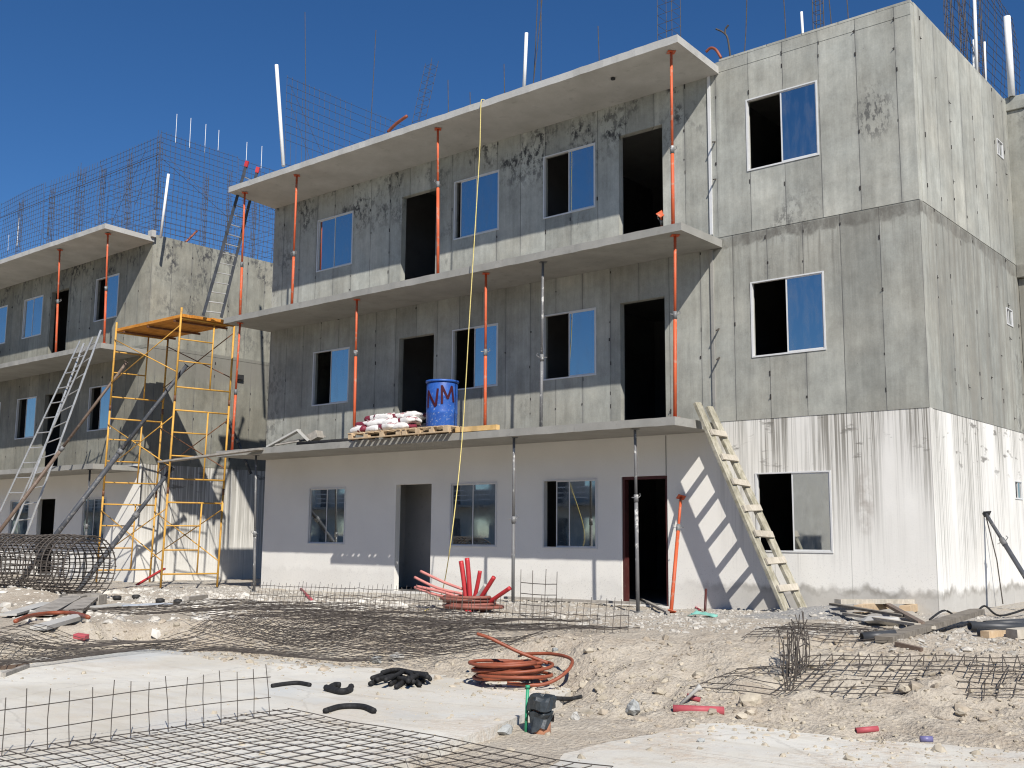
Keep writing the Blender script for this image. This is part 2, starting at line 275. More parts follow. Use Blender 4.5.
def m_bag():
    m, n, b = new_mat('printed_cement_sack'); P, X, Y, Z = n.obj('Object'); a = n.noise(P, 4, 4); r = n.nt.nodes.new('ShaderNodeObjectInfo').outputs['Random']
    s = n.m('SUBTRACT', n.m('ADD', X, n.m('MULTIPLY', a, .2)), n.m('MULTIPLY', n.m('SUBTRACT', r, .5), .42)); k = n.map(n.m('ADD', n.m('ADD', s, n.m('MULTIPLY', Y, .45)), n.m('MULTIPLY', n.m('SUBTRACT', n.noise(P, 6, 3), .5), .6)), -.045, -.03)
    k = n.m('MULTIPLY', k, n.map(n.noise(P, 7, 3), .62, .66, 1, .2)); c = n.mix(k, (.20, .03, .05), (.74, .72, .69)); tx = n.m('MULTIPLY', n.map(n.noise(n.comb(n.m('MULTIPLY', X, 30), n.m('MULTIPLY', Y, 9), n.m('MULTIPLY', Z, 30)), 1.0, 2), .54, .58), n.map(n.m('ABSOLUTE', Y), .12, .10))
    c = n.mix(n.m('MULTIPLY', tx, n.m('MULTIPLY', k, .75)), c, (.12, .10, .11)); n.col(b, c, .6, .3); n.bump(b, n.noise(P, 9, 4), .6, .02); return m
MBAG = m_bag()

# ------------------------------------------------------------------ mesh builder
class MB:
    def __init__(s): s.v = []; s.f = []; s.mi = []; s.cur = 0
    def add(s, vs, fs):
        o = len(s.v); s.v += [tuple(map(float, p)) for p in vs]; s.f += [tuple(i+o for i in f) for f in fs]; s.mi += [s.cur]*len(fs); return s
    def box(s, a, b, rot=None, ctr=None):
        (x0, y0, z0), (x1, y1, z1) = a, b
        vs = [Vector(p) for p in ((x0, y0, z0), (x1, y0, z0), (x1, y1, z0), (x0, y1, z0), (x0, y0, z1), (x1, y0, z1), (x1, y1, z1), (x0, y1, z1))]
        if rot is not None:
            c = Vector(ctr) if ctr is not None else Vector(((x0+x1)/2, (y0+y1)/2, (z0+z1)/2)); vs = [rot @ (p-c)+c for p in vs]
        return s.add(vs, [(0, 3, 2, 1), (4, 5, 6, 7), (0, 1, 5, 4), (1, 2, 6, 5), (2, 3, 7, 6), (3, 0, 4, 7)])
    def beam(s, p0, p1, w, t, upv=(0, 0, 1)):
        p0, p1 = Vector(p0), Vector(p1); d = (p1-p0).normalized(); u = Vector(upv); sd = d.cross(u)
        if sd.length < 1e-4: sd = d.cross(Vector((1, 0, 0)))
        sd.normalize(); u = sd.cross(d).normalized(); vs = []
        for p in (p0, p1):
            for a, c in ((-1, -1), (1, -1), (1, 1), (-1, 1)): vs.append(p+sd*a*w/2+u*c*t/2)
        return s.add(vs, [(0, 3, 2, 1), (4, 5, 6, 7), (0, 1, 5, 4), (1, 2, 6, 5), (2, 3, 7, 6), (3, 0, 4, 7)])
    def path(s, pts, r, n=4, caps=True):
        pts = [Vector(p) for p in pts]; k = len(pts); vs = []; fs = []
        d0 = (pts[1]-pts[0]).normalized(); ref = Vector((0, 0, 1)) if abs(d0.z) < .9 else Vector((1, 0, 0))
        a = d0.cross(ref).normalized()
        for i, p in enumerate(pts):
            d = (pts[min(i+1, k-1)]-pts[max(i-1, 0)])
            if d.length < 1e-9: d = d0
            d.normalize(); a = (a-d*a.dot(d)); 
            if a.length < 1e-6: a = d.orthogonal()
            a.normalize(); b = d.cross(a); rr = r[i] if isinstance(r, (list, tuple)) else r
            for j in range(n):
                t = 2*math.pi*j/n; vs.append(p+a*math.cos(t)*rr+b*math.sin(t)*rr)
        for i in range(k-1):
            for j in range(n): fs.append((i*n+j, i*n+(j+1) % n, (i+1)*n+(j+1) % n, (i+1)*n+j))
        if caps: fs.append(tuple(range(n-1, -1, -1))); fs.append(tuple((k-1)*n+j for j in range(n)))
        return s.add(vs, fs)
    def tube(s, p0, p1, r, n=8): return s.path([p0, p1], r, n)
    def hollow(s, p0, p1, r, ri, n=12):
        p0, p1 = Vector(p0), Vector(p1); d = (p1-p0).normalized(); a = d.orthogonal().normalized(); b = d.cross(a); vs = []
        for p, q in ((p0, r), (p1, r), (p1, ri), (p0, ri)):
            for j in range(n):
                t = 2*math.pi*j/n; vs.append(p+(a*math.cos(t)+b*math.sin(t))*q)
        fs = [(k*n+j, k*n+(j+1) % n, ((k+1) % 4)*n+(j+1) % n, ((k+1) % 4)*n+j) for k in range(4) for j in range(n)]
        return s.add(vs, fs)
    def lathe(s, prof, n=24, ctr=(0, 0, 0)):
        vs = []; fs = []
        for r, z in prof:
            for j in range(n):
                t = 2*math.pi*j/n; vs.append((ctr[0]+r*math.cos(t), ctr[1]+r*math.sin(t), ctr[2]+z))
        for i in range(len(prof)-1):
            for j in range(n): fs.append((i*n+j, i*n+(j+1) % n, (i+1)*n+(j+1) % n, (i+1)*n+j))
        fs.append(tuple(range(n-1, -1, -1))); fs.append(tuple((len(prof)-1)*n+j for j in range(n))); return s.add(vs, fs)
    def build(s, name, mat, parent=None, smooth=False, origin=None, bevel=0):
        off = Vector((0, 0, 0))
        if parent is not None:
            w = parent; off = Vector((0, 0, 0))
            while w is not None: off += w.location; w = w.parent
        elif origin is not None: off = Vector(origin)
        me = bpy.data.meshes.new(name); me.from_pydata([tuple(Vector(p)-off) for p in s.v], [], s.f)
        mats = mat if isinstance(mat, (list, tuple)) else [mat]
        for m in mats: me.materials.append(m)
        if len(mats) > 1: me.polygons.foreach_set('material_index', s.mi)
        if smooth: me.polygons.foreach_set('use_smooth', [True]*len(me.polygons))
        me.update(); o = bpy.data.objects.new(name, me); C.objects.link(o)
        if parent is not None: o.parent = parent
        elif origin is not None: o.location = off
        if bevel:
            bv = o.modifiers.new('bevel', 'BEVEL'); bv.width = bevel; bv.segments = 2; bv.limit_method = 'ANGLE'
        return o
def tag(o, label=None, cat=None, group=None, kind=None):
    if label: o['label'] = label
    if cat: o['category'] = cat
    if group: o['group'] = group
    if kind: o['kind'] = kind
    return o
def thing(name, label, cat, loc, group=None):
    o = bpy.data.objects.new(name, None); C.objects.link(o); o.location = Vector([float(q) for q in loc]); o.empty_display_size = .2
    return tag(o, label, cat, group)
def lerp(a, b, t): return np.asarray(a, float)*(1-t)+np.asarray(b, float)*t

# ------------------------------------------------------------------ the ground
SLAB_L = [(-.72, -7.62), (4.35, -25.0), (-60, -25), (-60, -2)]
tb = []
for x, y in TOE[:9]:
    q = atZ(x, y, -.42); a, w = polar(q); w += .55; tb.append((CAM[0]+hd[0]*w+hl[0]*a*w, CAM[1]+hd[1]*w+hl[1]*a*w))
SLAB_L = [(-.72, -7.62), (4.35, -25.0), (-60, -25), (-60, tb[0][1])] + tb[:-1] + [(-1.1, -7.0)]
SR_PX = [(548, 768), (566, 752), (600, 742), (650, 733), (702, 722), (735, 722), (770, 727), (850, 737), (930, 742), (1024, 750), (1150, 757)]
SLAB_R = [tuple(atZ(x, y, -.42)[:2]) for x, y in SR_PX] + [(14, -9), (14, -25), (5.6, -25), (1.75, -12.2)]
def in_poly(X, Y, poly):
    X = np.asarray(X); Y = np.asarray(Y); ins = np.zeros(X.shape, bool); n = len(poly)
    for i in range(n):
        x0, y0 = poly[i]; x1, y1 = poly[(i+1) % n]
        c = ((y0 > Y) != (y1 > Y)); xi = (x1-x0)*(Y-y0)/((y1-y0) if y1 != y0 else 1e-9)+x0; ins ^= c & (X < xi)
    return ins
def slab_top(X, Y):
    return np.where(in_poly(X, Y, SLAB_L), Z_SLAB, np.where(in_poly(X, Y, SLAB_R), Z_SLAB-.03, -9.))
xs = np.concatenate([[-1500, -600, -250, -120, -70, -50], np.arange(-40, -24, .4), np.arange(-24, -8, .10), np.arange(-8, 5.2, .05), np.arange(5.2, 9, .2), [9.5, 11, 14, 20, 40, 120, 400, 1500]])
ys = np.concatenate([[-1500, -400, -120, -60, -40, -30, -22, -18, -16], np.arange(-15, -12, .2), np.arange(-12, -3, .05), np.arange(-3, 1.0, .09), [1.5, 2.5, 4, 8, 12, 20, 40, 120, 400, 1500]])
XX, YY = np.meshgrid(xs, ys); ZZ = height(XX, YY)
nx, ny = len(xs), len(ys)
me = bpy.data.meshes.new('ground'); vv = np.stack([XX, YY, ZZ], -1).reshape(-1, 3)
ii = (np.arange(ny-1)[:, None]*nx+np.arange(nx-1)[None]).reshape(-1); ff = np.stack([ii, ii+1, ii+1+nx, ii+nx], 1)
me.from_pydata(vv.tolist(), [], ff.tolist()); me.materials.append(MGR); me.polygons.foreach_set('use_smooth', [True]*len(me.polygons)); me.update()
go = bpy.data.objects.new('ground', me); C.objects.link(go); tag(go, kind='structure')
def prism(name, poly, ztop, th, mat):
    # densified outline with chipped edges
    pts = []
    for i in range(len(poly)):
        p, q = np.array(poly[i]), np.array(poly[(i+1) % len(poly)]); L = np.linalg.norm(q-p); k = max(1, min(60, int(L/.12)))
        for j in range(k):
            w = p+(q-p)*j/k; pts.append(w+(RNG.normal(0, .010, 2) if L < 25 else 0))
    n = len(pts); b = MB(); b.add([(p[0], p[1], ztop) for p in pts]+[(p[0], p[1], ztop-th) for p in pts], [tuple(range(n))]+[(i, i+n, (i+1) % n+n, (i+1) % n) for i in range(n)])
    o = b.build(name, mat); return tag(o, kind='structure')
import mathutils.geometry
prism('road', [SLAB_L[i] for i in range(len(SLAB_L)-1, -1, -1)], Z_SLAB, .2, MRD)
prism('pavement', SLAB_R, Z_SLAB-.03, .12, MRD)

# rubble: uncountable stones
ICO_V = []; t = (1+5**.5)/2
for a, b in ((1, t),):
    ICO_V = [(-1, t, 0), (1, t, 0), (-1, -t, 0), (1, -t, 0), (0, -1, t), (0, 1, t), (0, -1, -t), (0, 1, -t), (t, 0, -1), (t, 0, 1), (-t, 0, -1), (-t, 0, 1)]
ICO_F = [(0, 11, 5), (0, 5, 1), (0, 1, 7), (0, 7, 10), (0, 10, 11), (1, 5, 9), (5, 11, 4), (11, 10, 2), (10, 7, 6), (7, 1, 8), (3, 9, 4), (3, 4, 2), (3, 2, 6), (3, 6, 8), (3, 8, 9), (4, 9, 5), (2, 4, 11), (6, 2, 10), (8, 6, 7), (9, 8, 1)]
ICO_V = np.array(ICO_V)/math.sqrt(1+t*t)
def stones(name, pts, sizes, mat):
    n = len(pts); V = ICO_V[None]*RNG.uniform(.62, 1.3, (n, 12, 1)); sc = RNG.uniform(.6, 1.25, (n, 1, 3)); sc[..., 2] *= .75
    V = V*sc*sizes[:, None, None]; a = RNG.uniform(0, 6.28, n); ca, sa = np.cos(a)[:, None], np.sin(a)[:, None]
    X = V[..., 0]*ca-V[..., 1]*sa; Y = V[..., 0]*sa+V[..., 1]*ca; V = np.stack([X, Y, V[..., 2]], -1)+pts[:, None]
    Fc = (np.array(ICO_F)[None]+np.arange(n)[:, None, None]*12).reshape(-1, 3); me = bpy.data.meshes.new(name)
    me.from_pydata(V.reshape(-1, 3).tolist(), [], Fc.tolist()); me.materials.append(mat); me.update()
    o = bpy.data.objects.new(name, me); C.objects.link(o); return o
def scatter(n, x0, x1, y0, y1, dens):
    X = RNG.uniform(x0, x1, n); Y = RNG.uniform(y0, y1, n); d = dens(X, Y); k = RNG.uniform(0, 1, n) < d; X, Y = X[k], Y[k]
    Z = np.maximum(height(X, Y), slab_top(X, Y)); return np.stack([X, Y, Z], -1)
def dens_b(X, Y):
    t, w = bank(X, Y); c = .5+.5*vnoise(X*1.3, Y*1.3, 31); return np.where(w > .8, np.clip(1.15-np.abs(t-.3)*1.5, .02, 1)*np.clip(c*1.5, .1, 1), 0)
def dens_p(X, Y):
    t, w = bank(X, Y); c = .5+.5*vnoise(X*1.1, Y*1.1, 77); return np.where((w > .8) & (t > .7), .35+.65*(c > .55), .0)
def dens_s(X, Y):
    t, w = bank(X, Y); c = .5+.5*vnoise(X*.8, Y*.8, 41); return np.where((w > .8) & (t < .2), np.clip((c-.5)*2, .05, 1), 0)
P1 = scatter(42000, -15, 4.8, -11, -2.5, dens_b); P2 = scatter(16000, -17, 3.5, -5, -.02, dens_p); P3 = scatter(7000, -6, 4.4, -12, -6.5, dens_s)
tag(stones('loose_stones', P1, np.minimum(.075, .006+RNG.exponential(.0085, len(P1))), MSTN), 'loose pale limestone chips strewn down the eroded soil bank', 'rubble', kind='stuff')
tag(stones('gravel', P2, np.minimum(.06, .008+RNG.exponential(.010, len(P2))), m_plain('pad_gravel', (.43, .405, .36), .95, .1, 0, .35, 4, .5)), 'grey gravel and crumbled mortar spread along the foot of the walls', 'gravel', kind='stuff')
tag(stones('grit', P3, np.minimum(.03, .004+RNG.exponential(.004, len(P3))), MSTN), 'fine grit scattered over the concrete road slabs', 'grit', kind='stuff')
P5 = scatter(9000, -13, 4.6, -10.5, -3, lambda X, Y: np.where((bank(X, Y)[0] > -.25) & (bank(X, Y)[0] < 1.0), np.clip(.25+.9*vnoise(X*1.5, Y*1.5, 88), 0, 1), 0))
tag(stones('soil_clods', P5, np.minimum(.085, .012+RNG.exponential(.014, len(P5))), m_plain('dry_soil_clod', (.38, .325, .255), .95, .1, 0, .3, 7, .7)), 'dry brown clods of earth broken from the eroded bank', 'soil', kind='stuff')
P4 = scatter(2600, -17, -6.5, -8.5, -2.0, lambda X, Y: np.where((bank(X, Y)[0] > .4), .25+.75*(vnoise(X*1.2, Y*1.2, 55) > .1), 0))
tag(stones('debris', P4, np.minimum(.12, .012+RNG.exponential(.022, len(P4))), m_plain('pale_debris', (.56, .53, .475), .95, .1, 0, .35, 3, .5)), 'broken plaster and concrete debris littering the ground before the wire roll', 'debris', kind='stuff')
STN = [((748, 704), .085, 'pale lumpy rock at the foot of the bank right of the red pipe', MSTN), ((634, 713), .105, 'grey green rock half buried where bank meets the pavement', MSTG), ((813, 668), .07, 'round tan rock lying in the corner of the wire tray', MSTN),
       ((395, 660), .09, 'pair-of-lumps white rock caught in the draped mesh', MPL), ((376, 662), .06, 'dark grey stone beside the white rock on the draped mesh', MSTG), ((505, 734), .08, 'dusty grey clod on the broken slab edge left of green stake', MSTG),
       ((600, 690), .07, 'broken limestone lump on the slope right of the coiled hose', MSTN), ((660, 694), .06, 'small cream stone midway down the bare bank', MSTN), ((905, 692), .08, 'cracked earth clod below the front edge of wire tray', MSTN),
       ((960, 715), .07, 'brown earth lump near the right border of the bank', MSTN), ((575, 720), .055, 'white mortar lump between green stake and bank', MPL), ((700, 742), .03, 'tiny grey clod alone on the right pavement', MSTG), ((555, 652), .05, 'grey cobble on top of the bank above the coiled hose', MSTG), ((230, 660), .06, 'cream cobble under the left end of the draped mesh', MSTN)]
for (px, sz, lab, mt) in STN:
    p = G(*px); o = stones('rock', np.array([[0, 0, 0.]]), np.array([sz]), mt); sub = o.modifiers.new('sub', 'SUBSURF'); sub.levels = sub.render_levels = 2; sub.subdivision_type = 'SIMPLE'
    tx = bpy.data.textures.new('rock_relief', 'CLOUDS'); tx.noise_scale = sz*.6; ds = o.modifiers.new('d', 'DISPLACE'); ds.texture = tx; ds.strength = sz*.35; ds.texture_coords = 'GLOBAL'
    o.location = (p[0], p[1], p[2]+sz*.35); tag(o, lab, 'rock', 'single rocks lying on the ground')

# ------------------------------------------------------------------ buildings
def wall_mb(b, axis, f, th, u0, u1, z0, z1, holes, mi=0):
    """wall slab: outer face at f; axis 'Y' faces -Y (u=X), axis 'X' faces +X (u=Y)"""
    us = sorted({u0, u1} | {h[0] for h in holes} | {h[1] for h in holes}); zs = sorted({z0, z1} | {h[2] for h in holes} | {h[3] for h in holes})
    us = [u for u in us if u0 <= u <= u1]; zs = [z for z in zs if z0 <= z <= z1]
    def solid(i, j):
        if i < 0 or j < 0 or i >= len(us)-1 or j >= len(zs)-1: return False
        cu, cz = (us[i]+us[i+1])/2, (zs[j]+zs[j+1])/2
        return not any(h[0] < cu < h[1] and h[2] < cz < h[3] for h in holes)
    def P(u, z, d): return (u, f+d, z) if axis == 'Y' else (f-d, u, z)
    b.cur = mi; fl = 1
    for i in range(len(us)-1):
        for j in range(len(zs)-1):
            if not solid(i, j): continue
            a, c, e, g = us[i], us[i+1], zs[j], zs[j+1]
            b.add([P(a, e, 0), P(c, e, 0), P(c, g, 0), P(a, g, 0)], [(0, 1, 2, 3)]); b.add([P(a, e, th), P(c, e, th), P(c, g, th), P(a, g, th)], [(3, 2, 1, 0)])
            if not solid(i-1, j): b.add([P(a, e, 0), P(a, g, 0), P(a, g, th), P(a, e, th)], [(0, 1, 2, 3)])
            if not solid(i+1, j): b.add([P(c, e, 0), P(c, g, 0), P(c, g, th), P(c, e, th)], [(3, 2, 1, 0)])
            if not solid(i, j-1): b.add([P(a, e, 0), P(c, e, 0), P(c, e, th), P(a, e, th)], [(3, 2, 1, 0)])
            if not solid(i, j+1): b.add([P(a, g, 0), P(c, g, 0), P(c, g, th), P(a, g, th)], [(0, 1, 2, 3)])
def ties(b, axis, f, u0, u1, z0, z1, holes, seed, dens=.75):
    rg = random.Random(seed); b.cur = 1; uo = f+.43*.61*(1 if z0 > 5 else 0); k0 = math.ceil((u0+uo)/.61); u = k0*.61-uo
    while u < u1-.05:
        for z in np.arange(z0+.35, z1-.1, .43):
            if rg.random() > dens: continue
            uu = u+rg.uniform(-.02, .02); zz = z+rg.uniform(-.16, .16)
            if any(h[0]-.03 < uu < h[1]+.03 and h[2]-.03 < zz < h[3]+.03 for h in holes): continue
            L = rg.choice((.006, .006, .008, .03)); w = rg.uniform(.005, .010); s = rg.uniform(.012, .04)
            p = (uu, f, zz) if axis == 'Y' else (f, uu, zz); q = (uu+rg.uniform(-.02, .02), f-L, zz-rg.uniform(0, .03)) if axis == 'Y' else (f+L, uu+rg.uniform(-.02, .02), zz-rg.uniform(0, .03))
            b.box((p[0]-w, p[1]-w, p[2]-s), (p[0]+w, p[1]+w, p[2]+s)); 
            if L > .015: b.beam(p, q, w*1.2, w*1.2)
        u += .61
def slab_mb(x0, x1, y0, y1, ztop, th, seed, rise=0.0, rag=True):
    rg = random.Random(seed); n = max(2, int((x1-x0)/.16)); b = MB(); vs = []; J = .007
    for i in range(n+1):
        x = x0+(x1-x0)*i/n; jy, jz, jb = rg.uniform(-J, J), rg.uniform(-.0025, .0025), rg.uniform(-.004, .004)
        vs += [(x, y0+jy, ztop+rise+jz), (x, y1, ztop), (x, y1, ztop-th), (x, y0+jy*.6, ztop-th+rise+jb)]
    fs = [(0, 1, 2, 3), tuple(n*4+k for k in (3, 2, 1, 0))]
    for i in range(n):
        for k in range(4): fs.append((i*4+k, (i+1)*4+k, (i+1)*4+(k+1) % 4, i*4+(k+1) % 4))
    return b.add(vs, fs)
def window(root, axis, f, u0, u1, z0, z1, mode, small=False):
    """mode: closed, open (left half empty), part (left sash slid by a fraction)"""
    d0, d1 = -.012, .05
    def bx(b, a0, a1, c0, c1, e0, e1):
        if axis == 'Y': b.box((a0, f+e0, c0), (a1, f+e1, c1))
        else: b.box((f-e1, a0, c0), (f-e0, a1, c1))
    t = .026 if not small else .018; m = (u0+u1)/2; fb = MB()
    bx(fb, u0, u1, z0, z0+t, d0, d1); bx(fb, u0, u1, z1-t*.8, z1, d0, d1); bx(fb, u0, u0+t, z0+t, z1-t*.8, d0, d1); bx(fb, u1-t, u1, z0+t, z1-t*.8, d0, d1)
    w = fb.build('window', MAL, root)
    def leaf(a0, a1, e, name):
        sb = MB(); q = .020 if not small else .010; lo, hi = z0+t, z1-t*.8
        bx(sb, a0, a0+q, lo, hi, e, e+.018); bx(sb, a1-q, a1, lo, hi, e, e+.018); bx(sb, a0+q, a1-q, lo, lo+q, e, e+.018); bx(sb, a0+q, a1-q, hi-q, hi, e, e+.018); sb.build('sash', MAL, w)
        pb = MB(); bx(pb, a0+q, a1-q, lo+q, hi-q, e+.007, e+.011); pb.build('pane', MG, w)
    leaf(m-.015, u1-t, .002, 'r')
    if mode == 'closed': leaf(u0+t, m+.015, .024, 'l')
    elif mode == 'open': leaf(m+.02, u1-t-.01, .024, 'l')
    else: leaf(u0+t+mode*(m-u0-t), m+.015+mode*(m-u0-t), .024, 'l')
    return w

WX = dict(w1=(-13.654, -12.423), w2=(-9.335, -8.121), w3=(-7.009, -5.795), w4=(-2.744, -1.50)); DX = dict(d1=(-10.871, -9.851), d2=(-5.279, -4.362))
ZF = {1: (-.12, 2.03, .792, 2.018), 2: (2.86, 5.09, 3.856, 5.087), 3: (5.90, 8.17, 6.948, 8.176)}
def building(label, O, x0, x1, wx, dx, modes, dep, block_from, slab_x, endwins, seed, lvl=(2.866, 5.932)):
    ox, oy, oz = O; b = thing('apartment_building', label, 'building', (ox+(x0+x1)/2, oy+dep/2, oz), None)
    bounds = {1: (-.9, lvl[0]), 2: lvl, 3: (lvl[1], 8.99)}; fo = {1: .008, 2: 0.0, 3: -.007}; TH = .13
    for fl in (1, 2, 3):
        zd0, zd1, zw0, zw1 = ZF[fl]; hs = [(ox+a, ox+c, oz+zw0, oz+zw1) for a, c in wx.values()]+[(ox+a, ox+c, oz+zd0, oz+zd1) for a, c in dx.values()]
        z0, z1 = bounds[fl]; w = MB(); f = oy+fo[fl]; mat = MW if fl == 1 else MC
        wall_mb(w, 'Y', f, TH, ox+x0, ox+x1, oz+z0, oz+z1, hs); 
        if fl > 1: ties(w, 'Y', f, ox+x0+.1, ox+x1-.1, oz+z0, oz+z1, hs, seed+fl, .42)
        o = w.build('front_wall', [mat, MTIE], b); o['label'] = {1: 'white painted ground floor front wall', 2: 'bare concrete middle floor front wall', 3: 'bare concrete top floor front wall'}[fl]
        eh = [(oy+a, oy+c, oz+z[0], oz+z[1]) for a, c, z in endwins if z0 < z[0] < z1]; w = MB(); fx = ox+x1-fo[fl]
        wall_mb(w, 'X', fx, TH, f+TH, oy+dep, oz+z0, oz+z1, eh)
        if fl > 1: ties(w, 'X', fx, oy+.3, oy+min(dep, 6), oz+z0, oz+z1, eh, seed+10+fl, .5)
        o = w.build('end_wall', [mat, MTIE], b); o['label'] = {1: 'white painted ground floor end wall', 2: 'bare concrete middle floor end wall', 3: 'bare concrete top floor end wall'}[fl]
        w = MB(); w.box((ox+x0, f+TH, oz+z0), (ox+x0+TH, oy+dep, oz+z1)); w.box((ox+x0+TH, oy+dep-TH, oz+z0), (fx-TH, oy+dep, oz+z1)); w.build('rear_wall', mat, b)
        for i, (k, (a, c)) in enumerate(wx.items()): window(b, 'Y', f, ox+a, ox+c, oz+zw0, oz+zw1, modes[fl][i])
        for (a, c, zz, zt) in eh: window(b, 'X', fx, a, c, zz, zt, 'closed', True)
        # floors and partitions
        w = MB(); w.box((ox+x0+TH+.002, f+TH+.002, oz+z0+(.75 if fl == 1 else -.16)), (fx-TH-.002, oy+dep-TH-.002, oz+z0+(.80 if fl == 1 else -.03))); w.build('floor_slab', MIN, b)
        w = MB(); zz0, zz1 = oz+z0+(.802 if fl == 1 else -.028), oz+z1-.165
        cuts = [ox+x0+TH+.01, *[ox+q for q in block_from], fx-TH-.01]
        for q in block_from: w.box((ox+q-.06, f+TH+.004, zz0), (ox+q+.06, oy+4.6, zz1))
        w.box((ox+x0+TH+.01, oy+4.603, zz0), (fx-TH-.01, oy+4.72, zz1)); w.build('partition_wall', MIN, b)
    w = MB(); w.box((ox+x0+TH+.002, oy+TH+.002, oz+8.82), (ox+x1-TH-.002, oy+dep-TH-.002, oz+8.955)); w.build('roof', MSL, b)
    for i, (sx0, sx1, zt, d, rise) in enumerate(slab_x):
        sb = slab_mb(ox+sx0, ox+sx1, oy-d, oy-.009, oz+zt, .13, seed+i+40, rise); o = sb.build('balcony_slab', MPL if i == 2 else MSL, b); o['label'] = ('projecting slab over the ground floor', 'projecting slab over the middle floor', 'projecting roof slab')[i]
    return b
modes_main = {1: ['closed', 'closed', .45, 'open'], 2: ['open']*4, 3: ['closed', .22, 'open', 'open']}
ew = [(4.14, 4.50, (7.8, 8.1)), (4.14, 4.50, (4.72, 5.02)), (4.05, 4.48, (1.69, 2.0))]
main = building('three storey concrete apartment block filling the middle, bare grey above a white ground floor', (0, 0, 0), -15.27, 0, WX, DX, modes_main, 9.0, (-11.7, -7.56, -3.6), [(-15.35, -3.40, 2.84, 1.30, 0), (-15.30, -3.234, 5.882, 1.30, 0), (-15.30, -3.234, 8.905, 1.33, .075)], ew, 5)
# extras of the main block
w = MB(); wall_mb(w, 'Y', -.010, .12, -3.225, 0.003, 8.992, 9.03, []); w.box((-3.225, -.012, 8.80), (.004, -.0075, 8.812)); o = w.build('parapet', MC, main)
w = MB(); w.box((-.118, .115, 8.992), (.006, 9.0, 9.04)); w.build('parapet', MC, main)
w = MB(); w.box((.002, 4.93, 5.70), (.30, 5.45, 8.84)); w.box((-.03, 4.89, 8.842), (.33, 5.5, 9.10)); o = w.build('pillar', MC, main, bevel=.01)
w = MB(); w.box((.004, 5.02, 2.60), (.28, 5.5, 5.695)); w.build('pillar', MC, main, bevel=.01)
w = MB(); w.box((-3.445, -.035, 6.0), (-3.395, -.010, 8.80)); w.build('drain_strip', MAL, main); w = MB(); w.box((-3.455, -.030, 2.90), (-3.405, -.003, 5.74)); w.build('drain_strip', MSL, main)
w = MB(); dz0, dz1 = -.12, 2.03
w.box((-5.276, .03, dz0), (-5.23, .15, dz1-.05)); w.box((-4.41, .03, dz0), (-4.365, .15, dz1-.05)); w.box((-5.276, .03, dz1-.05), (-4.365, .15, dz1-.002)); w.build('door_frame', MRED, main)
w = MB(); w.box((-4.385, .001, 2.032), (-4.37, .0078, 2.70)); w.build('wall_seam', MSL, main)
w = MB()
for z in (3.92, 4.4, 6.95, 7.6): w.beam((-3.33, 0, z), (-3.29, -.16, z-.06), .02, .02)
w.build('rebar_stub', MRB, main)
w = MB(); w.box((-11.62, .9, -.09), (-9.45, 1.0, 2.68)); w.box((-11.62, .15, -.09), (-11.5, .9, 2.68)); w.build('partition_wall', m_slab('grey_plaster', (.42, .41, .39), (.50, .49, .46)), main)
q = atZ(613, 79, 8.80); w = MB(); w.tube((q[0], q[1], 8.815), (q[0], q[1], 8.790), .04, 14); w.build('drain_hole', MBOX, main)  # solid black disc, its colour stands in for the shade inside the hole
# left building
OL = (-19.994, -.39, -.084)
wl = dict(a=(-2.85, -1.615), b=(-7.15, -5.93), c=(-9.48, -8.26), e=(-13.8, -12.6)); dl = dict(a=(-5.42, -4.40), b=(-10.9, -9.98))
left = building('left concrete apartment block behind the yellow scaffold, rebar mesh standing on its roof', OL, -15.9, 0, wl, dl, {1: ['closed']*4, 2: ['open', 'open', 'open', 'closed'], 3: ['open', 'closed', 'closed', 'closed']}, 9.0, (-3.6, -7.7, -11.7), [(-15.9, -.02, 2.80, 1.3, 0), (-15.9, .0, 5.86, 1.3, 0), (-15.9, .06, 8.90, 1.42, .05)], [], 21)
w = MB(); q = atX(240, 376, -19.95); w.box((-19.993, q[1]-.10, q[2]-.10), (-19.90, q[1]+.10, q[2]+.03)); w.build('wall_lamp', MBOX, left)
w = MB(); w.box((-20.06, -.52, 8.80), (-19.86, -.40, 8.98)); w.build('corner_bracket', MPL, left)

# blocks across the road: two reflected in the panes, one unseen sky blocker
def far_block(x0, x1, lab):
    opp = thing('apartment_building', lab, 'building', ((x0+x1)/2, -36, -.4)); w = MB(); w.box((x0, -46, -.5), (x1, -36, 9.0)); w.build('wall', MPL, opp)
    for k in range(int((x1-x0)/4.4)):
        for z in (.8, 3.85, 6.9):
            x = x0+1.2+k*4.4; w = MB(); w.box((x, -35.999, z), (x+1.3, -35.97, z+1.3)); o = w.build('window', MAL, opp)
            w = MB(); w.box((x+.06, -35.969, z+.06), (x+1.24, -35.96, z+1.24)); w.build('pane', MG, o)
            w = MB(); w.box((x+2.2, -35.999, z-.9), (x+3.1, -35.98, z+1.25)); w.build('door', MDK, opp)
    for z in (2.75, 5.8, 8.85): w = MB(); w.box((x0, -35.996, z), (x1, -34.7, z+.14)); w.build('balcony_slab', MSL, opp)
    for z in (2.89, 5.94):
        w = MB()
        for h in (.3, .6, .9): w.beam((x0, -34.76, z+h), (x1, -34.76, z+h), .04, .04)
        w.build('railing', MAL, opp)
far_block(-122, -66, 'pale block across the road reflected in the ground panes of the left block'); far_block(-60, -20, 'pale block across the road reflected in the ground panes of the main block'); far_block(-13, 30, 'unseen pale block added behind the viewpoint to block bright low sky')  # last block is out of view, added to cut sky glare on the facade

